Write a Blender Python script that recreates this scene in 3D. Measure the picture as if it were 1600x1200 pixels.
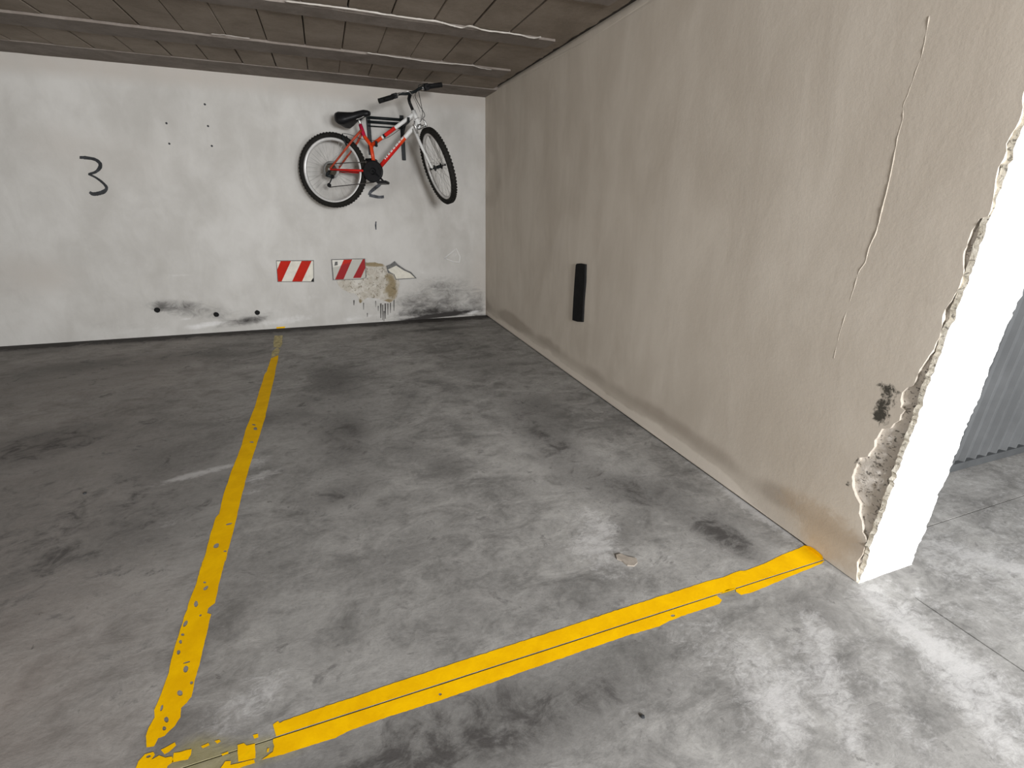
import bpy, bmesh, math, random
import numpy as np
from mathutils import Vector, Matrix, noise as mnoise
from mathutils.geometry import delaunay_2d_cdt

random.seed(7)
rng = np.random.RandomState(11)
for o in list(bpy.data.objects):
    bpy.data.objects.remove(o, do_unlink=True)
scene = bpy.context.scene
COL = scene.collection

# ------------------------------------------------------------------ camera
F_PX = 742.75                       # focal length in pixels of the 1600 x 1200 frame
YAW, PITCH, ROLL, CAM_H = 0.363957, 0.368559, 0.0197487, 1.30358
fwd = Vector((math.sin(YAW) * math.cos(PITCH), math.cos(YAW) * math.cos(PITCH), -math.sin(PITCH)))
right0 = Vector((math.cos(YAW), -math.sin(YAW), 0))
up0 = right0.cross(fwd)
rgt = math.cos(ROLL) * right0 + math.sin(ROLL) * up0
upv = -math.sin(ROLL) * right0 + math.cos(ROLL) * up0
cam_d = bpy.data.cameras.new('camera')
cam = bpy.data.objects.new('camera', cam_d)
COL.objects.link(cam)
cam_d.sensor_fit = 'HORIZONTAL'
cam_d.sensor_width = 36.0
cam_d.lens = 36.0 * F_PX / 1600.0
cam_d.clip_start = 0.02
cam.matrix_world = Matrix(((rgt.x, upv.x, -fwd.x, 0), (rgt.y, upv.y, -fwd.y, 0),
                           (rgt.z, upv.z, -fwd.z, CAM_H), (0, 0, 0, 1)))
scene.camera = cam

# ------------------------------------------------------------------ light and exposure
world = bpy.data.worlds.new('world')
scene.world = world
world.use_nodes = True
wn = world.node_tree.nodes['Background']
wn.inputs[0].default_value = (0.86, 0.93, 1.0, 1)
wn.inputs[1].default_value = 1.0

def area_light(name, loc, target, sx, sy, power, color=(1, 1, 1)):
    d = bpy.data.lights.new(name, 'AREA')
    d.shape = 'RECTANGLE'; d.size = sx; d.size_y = sy; d.energy = power; d.color = color
    o = bpy.data.objects.new(name, d)
    COL.objects.link(o)
    o.location = loc
    o.rotation_euler = (Vector(target) - Vector(loc)).to_track_quat('-Z', 'Y').to_euler()
    return o

# area lights added behind the camera, standing in for unseen daylight from the rear
area_light('rear_daylight_stand_in', (0.90, -2.78, 1.72), (1.0, 5.0, 1.5), 0.9, 0.8, 290, (0.98, 0.985, 1.0))
area_light('rear_daylight_stand_in', (2.75, -2.78, 1.45), (2.0, 2.0, 1.0), 1.3, 1.3, 165, (0.97, 0.985, 1.0))
# fill light added in front of the closed left wall to brighten the side wall
area_light('added_left_fill', (-5.9, -1.3, 1.3), (1.7, 1.9, 1.2), 2.9, 1.9, 185, (1.0, 0.98, 0.95))
scene.view_settings.view_transform = 'Standard'
scene.view_settings.look = 'None'
scene.view_settings.exposure = 0.0
scene.view_settings.gamma = 1.0
scene.view_settings.use_curve_mapping = False

# ------------------------------------------------------------------ measured room
H = 2.30          # ceiling
D = 5.4237        # back wall
W = 1.7073        # right wall face
E_ = 0.8346       # end of the right wall
WT = 2.012        # its other face
CAMP = Vector((0, 0, CAM_H))

def ray(px, py):
    return fwd + rgt * ((px - 800) / F_PX) - upv * ((py - 600) / F_PX)
def on_floor(px, py, z=0.0):
    d = ray(px, py); return CAMP + d * ((z - CAM_H) / d.z)
def on_back(px, py):
    d = ray(px, py); return CAMP + d * (D / d.y)
def on_right(px, py):
    d = ray(px, py); return CAMP + d * (W / d.x)
def on_end(px, py):
    d = ray(px, py); return CAMP + d * (E_ / d.y)

# ------------------------------------------------------------------ object helpers
def add_obj(name, me, mat=None, parent=None):
    o = bpy.data.objects.new(name, me)
    COL.objects.link(o)
    if mat is not None:
        for m in (mat if isinstance(mat, (list, tuple)) else [mat]):
            me.materials.append(m)
    if parent is not None:
        o.parent = parent
    return o

def from_bm(name, bm, mat=None, parent=None, smooth=False, recalc=True):
    if recalc:
        bmesh.ops.recalc_face_normals(bm, faces=bm.faces)
    me = bpy.data.meshes.new(name)
    bm.to_mesh(me); bm.free()
    if smooth:
        for f in me.polygons: f.use_smooth = True
    return add_obj(name, me, mat, parent)

def empty(name, loc=(0, 0, 0)):
    o = bpy.data.objects.new(name, None)
    COL.objects.link(o); o.location = loc
    o.empty_display_size = 0.1
    return o

def tag(o, label, cat, group=None):
    o['label'] = label; o['category'] = cat
    if group: o['group'] = group
    return o

def structure(o, label=None):
    o['kind'] = 'structure'
    if label: o['label'] = label
    return o

def bm_box(bm, x0, x1, y0, y1, z0, z1):
    vs = [bm.verts.new(p) for p in ((x0, y0, z0), (x1, y0, z0), (x1, y1, z0), (x0, y1, z0),
                                    (x0, y0, z1), (x1, y0, z1), (x1, y1, z1), (x0, y1, z1))]
    for f in ((0, 3, 2, 1), (4, 5, 6, 7), (0, 1, 5, 4), (1, 2, 6, 5), (2, 3, 7, 6), (3, 0, 4, 7)):
        bm.faces.new([vs[i] for i in f])
    return vs

def box_obj(name, b, mat, parent=None, bevel=0.0):
    bm = bmesh.new(); bm_box(bm, *b)
    if bevel:
        bmesh.ops.bevel(bm, geom=bm.edges[:], offset=bevel, segments=2, affect='EDGES', profile=0.6)
    return from_bm(name, bm, mat, parent)

def bm_tube(bm, path, rad, seg=10, caps=True, mats=None):
    pts = [Vector(p) for p in path]
    n = len(pts)
    rads = rad if isinstance(rad, (list, tuple)) else [rad] * n
    tang = []
    for i in range(n):
        a = pts[max(i - 1, 0)]; c = pts[min(i + 1, n - 1)]
        tang.append((c - a).normalized())
    ref = Vector((0, 0, 1)) if abs(tang[0].z) < 0.9 else Vector((1, 0, 0))
    nrm = tang[0].cross(ref).normalized()
    rings = []
    for i in range(n):
        nrm = (nrm - tang[i] * nrm.dot(tang[i])).normalized()
        bi = tang[i].cross(nrm)
        ring = []
        for k in range(seg):
            a = 2 * math.pi * k / seg
            r = rads[i]
            ra, rb = r if isinstance(r, (list, tuple)) else (r, r)
            ring.append(bm.verts.new(pts[i] + nrm * math.cos(a) * ra + bi * math.sin(a) * rb))
        rings.append(ring)
    for i in range(n - 1):
        for k in range(seg):
            f = bm.faces.new((rings[i][k], rings[i][(k + 1) % seg], rings[i + 1][(k + 1) % seg], rings[i + 1][k]))
            f.smooth = True
            if mats: f.material_index = mats[i]
    if caps:
        for r, mi in ((rings[0], 0), (rings[-1], -1)):
            f = bm.faces.new(r)
            if mats: f.material_index = mats[mi]
    return rings

def tube_obj(name, path, rad, mat, parent=None, seg=10, mats=None):
    bm = bmesh.new(); bm_tube(bm, path, rad, seg, True, mats)
    return from_bm(name, bm, mat, parent)

def smooth_path(pts, n=6):
    pts = [Vector(p) for p in pts]
    out = []
    for i in range(len(pts) - 1):
        p0 = pts[max(i - 1, 0)]; p1 = pts[i]; p2 = pts[i + 1]; p3 = pts[min(i + 2, len(pts) - 1)]
        for k in range(n):
            t = k / n
            out.append(0.5 * ((2 * p1) + (p2 - p0) * t + (2 * p0 - 5 * p1 + 4 * p2 - p3) * t * t + (3 * p1 - p0 - 3 * p2 + p3) * t ** 3))
    out.append(pts[-1])
    return out

def inside(p, loop):
    r = False; n = len(loop); j = n - 1
    for i in range(n):
        a, c = loop[i], loop[j]
        if (a[1] > p[1]) != (c[1] > p[1]) and p[0] < (c[0] - a[0]) * (p[1] - a[1]) / (c[1] - a[1]) + a[0]: r = not r
        j = i
    return r

def flat_poly(bm, outer, holes=()):
    """triangulate a horizontal outline (3D points, one height) with holes into bm"""
    loops = [[(p[0], p[1]) for p in l] for l in [outer] + list(holes)]
    z = outer[0][2]
    co = []; ed = []
    for l in loops:
        k = len(co); n = len(l)
        co += [Vector(q) for q in l]
        ed += [(k + i, k + (i + 1) % n) for i in range(n)]
    r = delaunay_2d_cdt(co, ed, [], 0, 1e-7)
    vs = [bm.verts.new((q.x, q.y, z)) for q in r[0]]
    for f in r[2]:
        c = sum((r[0][i] for i in f), Vector((0, 0))) / len(f)
        if inside(c, loops[0]) and not any(inside(c, h) for h in loops[1:]):
            bm.faces.new([vs[i] for i in f])
    for v in vs:
        if not v.link_faces: bm.verts.remove(v)

def jitter_loop(pts, step, amp, seed=0.0):
    """subdivide a closed 2D loop and roughen it"""
    out = []
    n = len(pts)
    for i in range(n):
        a = Vector(pts[i]); c = Vector(pts[(i + 1) % n])
        k = max(1, int((c - a).length / step))
        d = (c - a)
        nn = Vector((-d.y, d.x)).normalized() if d.length > 1e-9 else Vector((0, 0))
        for j in range(k):
            q = a + d * (j / k)
            w = mnoise.noise(Vector((q.x / step * 0.43, q.y / step * 0.43, seed)))
            out.append(q + nn * amp * w)
    return out

def slab_from_outline(name, loop2d, to3d, thick_vec, mat, parent=None, grid=None, fields=None, holes=()):
    """plate whose front follows a 2D outline; optional inner grid points for surface attributes"""
    bm = bmesh.new()
    thick = Vector(thick_vec)
    n = len(loop2d)
    if grid is None:
        r = delaunay_2d_cdt([Vector(p) for p in loop2d], [], [list(range(n))], 1, 1e-7)
        vv = [bm.verts.new(to3d(p)) for p in r[0]]
        for f in r[2]: bm.faces.new([vv[i] for i in f])
    else:
        co = [Vector(p) for p in loop2d] + [Vector(p) for p in grid]
        r = delaunay_2d_cdt(co, [], [list(range(n))], 1, 1e-6)
        vv = [bm.verts.new(to3d(p)) for p in r[0]]
        for f in r[2]: bm.faces.new([vv[i] for i in f])
    bmesh.ops.recalc_face_normals(bm, faces=bm.faces)
    if thick.length > 0:
        edges = [e for e in bm.edges if len(e.link_faces) == 1]
        ret = bmesh.ops.extrude_edge_only(bm, edges=edges)
        for g in ret['geom']:
            if isinstance(g, bmesh.types.BMVert): g.co += thick
    return from_bm(name, bm, mat, parent)

def set_field(o, name, vals):
    a = o.data.attributes.new(name, 'FLOAT', 'POINT')
    a.data.foreach_set('value', np.asarray(vals, dtype=np.float32))

def coords(o):
    c = np.empty(len(o.data.vertices) * 3, dtype=np.float32)
    o.data.vertices.foreach_get('co', c)
    return c.reshape(-1, 3).astype(np.float64)

def blobs(u, v, items):
    """sum of soft elliptical stains: (cu, cv, ru, rv, rotation in degrees, strength)"""
    out = np.zeros_like(u)
    for cu, cv, ru, rv, rot, s in items:
        a = math.radians(rot); c, d = math.cos(a), math.sin(a)
        du, dv = u - cu, v - cv
        p = (du * c + dv * d) / ru; q = (-du * d + dv * c) / rv
        out += s * np.exp(-(p * p + q * q) ** 1.3)
    return out

def grid_obj(name, us, vs, to3d, mat, parent=None):
    nu, nv = len(us), len(vs)
    verts = [to3d(u, v) for v in vs for u in us]
    faces = [(j * nu + i, j * nu + i + 1, (j + 1) * nu + i + 1, (j + 1) * nu + i) for j in range(nv - 1) for i in range(nu - 1)]
    me = bpy.data.meshes.new(name)
    me.from_pydata(verts, [], faces); me.update()
    return add_obj(name, me, mat, parent)

# ------------------------------------------------------------------ materials
class NT:
    def __init__(self, name):
        self.m = bpy.data.materials.new(name); self.m.use_nodes = True
        self.t = self.m.node_tree; self.b = self.t.nodes['Principled BSDF']
        tc = self.t.nodes.new('ShaderNodeNewGeometry'); self.pos = tc.outputs['Position']
        self.obj = self.t.nodes.new('ShaderNodeTexCoord').outputs['Object']
    def link(self, a, b): self.t.links.new(a, b)
    def setin(self, sock, v):
        if hasattr(v, 'links'): self.link(v, sock)
        else: sock.default_value = v
    def mapping(self, vec, scale=(1, 1, 1), rot=(0, 0, 0), loc=(0, 0, 0)):
        n = self.t.nodes.new('ShaderNodeMapping'); self.link(vec, n.inputs['Vector'])
        n.inputs['Scale'].default_value = scale; n.inputs['Rotation'].default_value = rot; n.inputs['Location'].default_value = loc
        return n.outputs[0]
    def noise(self, vec, scale, detail=5, rough=0.6, dist=0.0):
        n = self.t.nodes.new('ShaderNodeTexNoise'); self.link(vec, n.inputs['Vector'])
        n.inputs['Scale'].default_value = scale; n.inputs['Detail'].default_value = detail
        n.inputs['Roughness'].default_value = rough; n.inputs['Distortion'].default_value = dist
        return n.outputs['Fac']
    def voronoi(self, vec, scale, feature='F1'):
        n = self.t.nodes.new('ShaderNodeTexVoronoi'); self.link(vec, n.inputs['Vector'])
        n.feature = feature
        n.inputs['Scale'].default_value = scale
        return n.outputs['Distance']
    def ramp(self, fac, a, b, lo=0.0, hi=1.0):
        n = self.t.nodes.new('ShaderNodeMapRange'); n.interpolation_type = 'SMOOTHSTEP'
        self.setin(n.inputs['Value'], fac)
        n.inputs['From Min'].default_value = a; n.inputs['From Max'].default_value = b
        n.inputs['To Min'].default_value = lo; n.inputs['To Max'].default_value = hi
        return n.outputs[0]
    def math(self, op, a, b=0.0, clamp=False):
        n = self.t.nodes.new('ShaderNodeMath'); n.operation = op; n.use_clamp = clamp
        self.setin(n.inputs[0], a); self.setin(n.inputs[1], b)
        return n.outputs[0]
    def mix(self, fac, a, b):
        n = self.t.nodes.new('ShaderNodeMix'); n.data_type = 'RGBA'; n.clamp_factor = True
        self.setin(n.inputs['Factor'], fac)
        for s, v in ((n.inputs[6], a), (n.inputs[7], b)):
            self.setin(s, v if hasattr(v, 'links') else (*v, 1))
        return n.outputs[2]
    def attr(self, name):
        n = self.t.nodes.new('ShaderNodeAttribute'); n.attribute_name = name
        return n.outputs['Fac']
    def bump(self, h, strength=0.3, dist=0.01):
        n = self.t.nodes.new('ShaderNodeBump'); self.link(h, n.inputs['Height'])
        n.inputs['Strength'].default_value = strength; n.inputs['Distance'].default_value = dist
        self.link(n.outputs[0], self.b.inputs['Normal'])
    def color(self, c): self.setin(self.b.inputs['Base Color'], c if hasattr(c, 'links') else (*c, 1))
    def rough(self, r): self.setin(self.b.inputs['Roughness'], r)

def plain(name, col, rough=0.5, metal=0.0, vary=0.12, scale=40.0, bump=0.0, spec=0.15):
    n = NT(name)
    f = n.noise(n.obj, scale, 3)
    a = tuple(c * (1 - vary) for c in col); b = tuple(min(1, c * (1 + vary)) for c in col)
    n.color(n.mix(n.ramp(f, 0.3, 0.7), a, b))
    n.rough(rough); n.b.inputs['Metallic'].default_value = metal
    if metal == 0: n.b.inputs['Specular IOR Level'].default_value = spec
    if bump: n.bump(f, bump, 0.002)
    return n.m

def floor_material():
    n = NT('stained_concrete_floor')
    streak = n.mapping(n.pos, (1.0, 1.7, 1), (0, 0, math.radians(-28)))
    big = n.noise(n.pos, 1.5, 6, 0.6, 0.5)
    mid = n.noise(streak, 4.2, 10, 0.68, 0.9)
    clump = n.noise(n.pos, 9.0, 9, 0.72, 0.7)
    fine = n.noise(n.pos, 46, 7, 0.75)
    v = n.math('ADD', n.math('MULTIPLY', big, 0.30), n.math('MULTIPLY', mid, 0.34))
    v = n.math('ADD', v, n.math('MULTIPLY', n.math('ADD', clump, n.math('MULTIPLY', fine, 0.6)), 0.225))
    col = n.mix(n.ramp(v, 0.36, 0.64), FLOOR_LO, FLOOR_HI)
    warm = n.math('MULTIPLY', n.attr('warm'), n.ramp(big, 0.25, 0.7, 0.4, 1.0))
    col = n.mix(warm, col, (0.33, 0.278, 0.245))
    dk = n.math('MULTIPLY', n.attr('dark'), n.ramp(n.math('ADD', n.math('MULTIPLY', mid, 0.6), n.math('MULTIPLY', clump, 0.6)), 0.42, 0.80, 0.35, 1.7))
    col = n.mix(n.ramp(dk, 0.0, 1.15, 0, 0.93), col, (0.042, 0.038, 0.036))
    spots = n.math('MULTIPLY', n.ramp(clump, 0.53, 0.66, 0, 0.7), n.ramp(mid, 0.42, 0.62, 0.1, 1.0))
    col = n.mix(spots, col, (0.085, 0.080, 0.077))
    specks = n.ramp(n.noise(n.pos, 24, 6, 0.7, 0.5), 0.63, 0.72, 0, 0.55)
    col = n.mix(specks, col, (0.075, 0.07, 0.067))
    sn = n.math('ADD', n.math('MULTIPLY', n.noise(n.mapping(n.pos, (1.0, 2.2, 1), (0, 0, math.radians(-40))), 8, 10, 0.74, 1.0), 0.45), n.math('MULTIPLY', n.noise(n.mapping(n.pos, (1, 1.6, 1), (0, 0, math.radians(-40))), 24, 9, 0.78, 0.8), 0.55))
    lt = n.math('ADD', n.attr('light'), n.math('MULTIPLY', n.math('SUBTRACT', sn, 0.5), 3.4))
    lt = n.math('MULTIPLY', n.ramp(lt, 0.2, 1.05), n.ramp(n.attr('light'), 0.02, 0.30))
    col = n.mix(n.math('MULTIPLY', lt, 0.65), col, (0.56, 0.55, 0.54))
    scuff = n.ramp(n.noise(n.mapping(n.pos, (1, 3.0, 1), (0, 0, math.radians(35))), 7, 10, 0.76, 0.6), 0.60, 0.76, 0, 0.34)
    col = n.mix(scuff, col, (0.42, 0.41, 0.40))
    wash = n.ramp(n.math('ADD', n.attr('wash'), n.math('MULTIPLY', n.math('SUBTRACT', mid, 0.5), 1.0)), 0.35, 0.9, 0, 0.55)
    col = n.mix(n.math('MULTIPLY', wash, n.ramp(n.attr('wash'), 0.05, 0.3)), col, (0.30, 0.26, 0.09))
    n.color(col)
    n.rough(n.ramp(mid, 0.2, 0.8, 0.70, 0.9))
    n.b.inputs['Specular IOR Level'].default_value = 0.15
    n.bump(n.math('ADD', n.math('MULTIPLY', mid, 0.5), n.math('ADD', n.math('MULTIPLY', clump, 0.3), n.math('MULTIPLY', fine, 0.35))), 0.5, 0.007)
    return n.m

def back_wall_material():
    n = NT('white_plaster_wall')
    big = n.noise(n.pos, 1.6, 5, 0.6)
    tro = n.noise(n.mapping(n.pos, (1, 1, 0.55)), 5.0, 7, 0.65, 0.5)
    fine = n.noise(n.pos, 55, 5, 0.7)
    col = n.mix(n.ramp(n.math('ADD', n.math('MULTIPLY', big, 0.55), n.math('MULTIPLY', tro, 0.45)), 0.32, 0.68), (0.475, 0.46, 0.43), (0.60, 0.588, 0.56))
    col = n.mix(n.math('MULTIPLY', n.attr('warm'), n.ramp(tro, 0.2, 0.7, 0.5, 1.0)), col, (0.47, 0.43, 0.385))
    d = n.math('ADD', n.attr('dark'), n.math('MULTIPLY', n.math('SUBTRACT', n.noise(n.mapping(n.pos, (1, 1, 1.8)), 7, 8, 0.72, 0.9), 0.5), 1.9))
    d = n.math('MULTIPLY', n.ramp(d, 0.0, 1.35), n.ramp(n.attr('dark'), 0.0, 0.45))
    col = n.mix(d, col, (0.050, 0.046, 0.044))
    l = n.math('ADD', n.attr('light'), n.math('MULTIPLY', n.math('SUBTRACT', n.noise(n.pos, 12, 6, 0.7), 0.5), 0.9))
    l = n.math('MULTIPLY', n.ramp(l, 0.25, 0.9), n.ramp(n.attr('light'), 0.02, 0.2))
    col = n.mix(n.math('MULTIPLY', l, 0.8), col, (0.78, 0.77, 0.76))
    n.color(col); n.rough(0.88)
    n.b.inputs['Specular IOR Level'].default_value = 0.2
    n.bump(n.math('ADD', n.math('MULTIPLY', tro, 0.7), n.math('MULTIPLY', fine, 0.3)), 0.35, 0.008)
    return n.m

def right_wall_material():
    n = NT('grey_beige_plaster')
    big = n.noise(n.mapping(n.pos, (1, 1, 0.8)), 1.5, 5, 0.55, 0.3)
    ver = n.noise(n.mapping(n.pos, (1, 1, 0.35)), 4.5, 7, 0.62, 0.5)
    fine = n.noise(n.pos, 60, 5, 0.7)
    col = n.mix(n.ramp(n.math('ADD', n.math('MULTIPLY', big, 0.5), n.math('MULTIPLY', ver, 0.5)), 0.33, 0.67), RW_LO, RW_HI)
    edge = n.math('MULTIPLY', n.math('SUBTRACT', ver, 0.5), 0.9)
    pale = n.ramp(n.math('ADD', n.attr('pale'), edge), 0.3, 0.8)
    col = n.mix(n.math('MULTIPLY', pale, 0.85), col, (0.70, 0.64, 0.56))
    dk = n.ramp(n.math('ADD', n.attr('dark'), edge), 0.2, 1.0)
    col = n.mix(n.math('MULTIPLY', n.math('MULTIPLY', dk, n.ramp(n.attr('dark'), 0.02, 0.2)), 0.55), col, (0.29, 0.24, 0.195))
    so = n.math('ADD', n.attr('soot'), n.math('MULTIPLY', n.math('SUBTRACT', n.noise(n.mapping(n.pos, (1, 1, 0.7)), 48, 5, 0.68, 0.8), 0.5), 3.6))
    so = n.math('MULTIPLY', n.ramp(so, 0.45, 1.25), n.ramp(n.attr('soot'), 0.08, 0.5))
    col = n.mix(so, col, (0.06, 0.055, 0.045))
    br = n.ramp(n.math('ADD', n.attr('brown'), n.math('MULTIPLY', n.math('SUBTRACT', n.noise(n.pos, 13, 8, 0.75, 0.7), 0.5), 3.4)), 0.1, 1.3)
    col = n.mix(n.math('MULTIPLY', n.math('MULTIPLY', br, n.ramp(n.attr('brown'), 0.03, 0.7)), 0.6), col, (0.43, 0.34, 0.245))
    n.color(col); n.rough(0.9)
    n.b.inputs['Specular IOR Level'].default_value = 0.2
    n.bump(n.math('ADD', n.math('MULTIPLY', ver, 0.75), n.math('MULTIPLY', fine, 0.25)), 0.3, 0.008)
    return n.m

def concrete(name, lo, hi, scale=3.0, bump=0.3, pits=0.0):
    n = NT(name)
    a = n.noise(n.pos, scale, 7, 0.65, 0.4); f = n.noise(n.pos, 45, 5, 0.7)
    col = n.mix(n.ramp(n.math('ADD', n.math('MULTIPLY', a, 0.75), n.math('MULTIPLY', f, 0.25)), 0.33, 0.67), lo, hi)
    if pits:
        v = n.noise(n.mapping(n.pos, (1, 1, 1.4)), 62, 3, 0.55, 0.8)
        col = n.mix(n.ramp(v, 0.575, 0.64, 0, pits), col, (0.11, 0.10, 0.085))
    n.color(col); n.rough(0.92)
    n.b.inputs['Specular IOR Level'].default_value = 0.2
    n.bump(n.math('ADD', n.math('MULTIPLY', a, 0.5), n.math('MULTIPLY', f, 0.5)), bump, 0.008)
    return n.m

def yellow_paint():
    n = NT('yellow_road_paint')
    a = n.noise(n.pos, 9, 7, 0.7, 0.4); f = n.noise(n.pos, 60, 5, 0.7)
    col = n.mix(n.ramp(a, 0.3, 0.7), (0.74, 0.40, 0.0), (0.86, 0.50, 0.0))
    dirt = n.ramp(n.math('ADD', n.math('MULTIPLY', n.noise(n.pos, 16, 8, 0.75, 0.5), 0.7), n.math('MULTIPLY', f, 0.3)), 0.55, 0.72, 0, 0.55)
    col = n.mix(dirt, col, (0.56, 0.33, 0.0))
    n.color(col); n.rough(0.75); n.b.inputs['Specular IOR Level'].default_value = 0.08
    n.bump(f, 0.2, 0.002)
    return n.m

FLOOR_LO, FLOOR_HI = (0.128, 0.124, 0.117), (0.40, 0.39, 0.37)
RW_LO, RW_HI = (0.51, 0.455, 0.385), (0.62, 0.565, 0.49)
M_FLOOR = floor_material()
M_BACK = back_wall_material()
M_RIGHT = right_wall_material()
M_YELLOW = yellow_paint()
M_RENDER = concrete('rough_exposed_render', (0.54, 0.495, 0.44), (0.70, 0.655, 0.60), 6, 0.9, 0.85)
M_FRINGE = concrete('cream_broken_edge', (0.62, 0.57, 0.47), (0.85, 0.81, 0.71), 28, 0.9, 0.7)
M_WHITE = concrete('white_limewash', (0.80, 0.80, 0.79), (0.90, 0.90, 0.89), 8, 0.5)
M_SMEAR = concrete('pale_plaster', (0.62, 0.61, 0.59), (0.70, 0.69, 0.67), 9, 0.3)
M_BLOCK = concrete('ceiling_block_concrete', (0.20, 0.165, 0.13), (0.30, 0.255, 0.21), 2.6, 0.4)
M_JOIST = concrete('joist_concrete', (0.165, 0.14, 0.12), (0.25, 0.22, 0.195), 4.0, 0.4)
M_SLAB = concrete('dark_joint_mortar', (0.030, 0.026, 0.022), (0.060, 0.052, 0.045), 5.0, 0.4)
M_RIDGE = concrete('pale_mortar_squeeze', (0.40, 0.37, 0.33), (0.52, 0.49, 0.45), 9.0, 0.4)
M_LANE = concrete('lane_wall_plaster', (0.42, 0.40, 0.37), (0.55, 0.53, 0.50), 2.0, 0.3)
M_DOOR = plain('grey_painted_steel', (0.105, 0.108, 0.110), 0.5, 0.0, 0.1, 5)
M_DOORD = plain('dark_door_rail', (0.07, 0.073, 0.075), 0.5, 0.0, 0.1, 8)
M_BLACK = plain('black_rubber', (0.010, 0.010, 0.010), 0.75, 0, 0.2, 30, 0.1)
M_TIRE = plain('tyre_rubber', (0.016, 0.015, 0.013), 0.8, 0, 0.25, 60, 0.2)
M_PLASTIC = plain('black_plastic', (0.010, 0.010, 0.011), 0.4, 0, 0.15)
M_STEELB = plain('black_coated_steel', (0.012, 0.015, 0.016), 0.45, 0.0, 0.2)
M_SILVER = plain('brushed_alloy', (0.62, 0.62, 0.61), 0.35, 0.85, 0.1)
M_RIM = plain('pale_alloy_rim', (0.66, 0.655, 0.64), 0.4, 0.3, 0.08)
M_SPOKE = plain('spoke_steel', (0.50, 0.50, 0.49), 0.35, 0.7, 0.05)
M_WFRAME = plain('white_frame_paint', (0.70, 0.70, 0.68), 0.3, 0, 0.05)
M_ORANGE = plain('orange_red_frame_paint', (0.62, 0.055, 0.012), 0.25, 0, 0.12, 12)
M_RED = plain('red_frame_paint', (0.56, 0.018, 0.014), 0.25, 0, 0.12, 12)
M_CRIM = plain('crimson_frame_paint', (0.42, 0.012, 0.045), 0.28, 0, 0.12, 12)
M_STAY = plain('dull_red_frame_paint', (0.40, 0.06, 0.03), 0.35, 0, 0.2, 20)
M_MARK = plain('dark_marker_paint', (0.040, 0.042, 0.045), 0.7, 0, 0.3, 25)
M_MARKG = plain('grey_spray_paint', (0.085, 0.09, 0.10), 0.7, 0, 0.5, 30)
M_GUARD = plain('smoked_spoke_guard', (0.26, 0.26, 0.25), 0.4, 0, 0.1)

# ------------------------------------------------------------------ floor
def spaced(stops):
    """[(start, step), ..., (end, 0)] -> coordinates"""
    out = []
    for (a, s), (c, _) in zip(stops[:-1], stops[1:]):
        k = max(1, int(round((c - a) / s)))
        out += [a + (c - a) * i / k for i in range(k)]
    out.append(stops[-1][0])
    return out

JY, JX = 0.968, 1.838                               # expansion joints in the slab
xs = spaced([(-6, 0.4), (-2.8, 0.03), (JX - 0.003, 0.002), (JX + 0.003, 0.03), (4.6, 0.3), (6, 0)])
ys = spaced([(-2.8, 0.3), (0.0, 0.03), (JY - 0.0021, 0.0014), (JY + 0.0021, 0.03), (D + 0.02, 0)])
def floor_pt(x, y):
    z = 0.0
    if abs(y - JY) < 0.0012: z = -0.012
    if abs(x - JX) < 0.0015 and y < 0.72: z = -0.012
    return (x, y, z)
floor = structure(grid_obj('floor', xs, ys, floor_pt, M_FLOOR), 'stained grey concrete garage floor')
fc = coords(floor); fx, fy = fc[:, 0], fc[:, 1]
def P(px, py): q = on_floor(px, py); return q.x, q.y
def fb(px, py, ru, rv, rot, s): x, y = P(px, py); return (x, y, ru, rv, rot, s)
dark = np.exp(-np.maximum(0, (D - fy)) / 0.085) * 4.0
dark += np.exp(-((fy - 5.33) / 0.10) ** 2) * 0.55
dark += blobs(fx, fy, [
    fb(690, 514, .55, .07, 0, .8), fb(520, 590, .16, .30, 0, .5), fb(640, 700, .10, .2, 0, .35), fb(600, 800, .2, .1, 15, .35), fb(530, 690, .16, .35, 5, .45),
    fb(830, 640, .22, .35, -10, .55), fb(880, 715, .18, .50, 8, .55), fb(870, 690, .10, .22, 8, .2), fb(555, 640, .14, .6, 0, .35), fb(760, 570, .3, .25, 0, .35),
    fb(700, 730, .12, .14, 0, .45), fb(540, 770, .18, .12, 20, .5), fb(1000, 765, .16, .16, 10, .65), fb(960, 830, .18, .10, 0, .5),
    fb(1130, 840, .10, .22, 20, .8), fb(1100, 800, .12, .2, 20, .4), fb(470, 640, .2, .3, 0, .3), fb(70, 690, .35, .22, 20, .45), fb(60, 600, .9, .4, 0, .35),
    fb(250, 560, .8, .2, 0, .45), fb(150, 760, 1.0, .9, 0, .42), fb(760, 1150, .55, .16, 5, .6), fb(560, 1190, .4, .14, 5, .45), fb(900, 1100, .3, .1, 10, .25), fb(120, 850, .4, .4, 0, .3), fb(620, 870, .3, .12, 25, .35),
    fb(500, 1010, .25, .12, 10, .3), fb(1270, 950, .07, .13, 25, .5), fb(720, 960, .25, .1, 15, .3), fb(400, 900, .2, .25, 0, .3)])
dark *= 0.85
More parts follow.
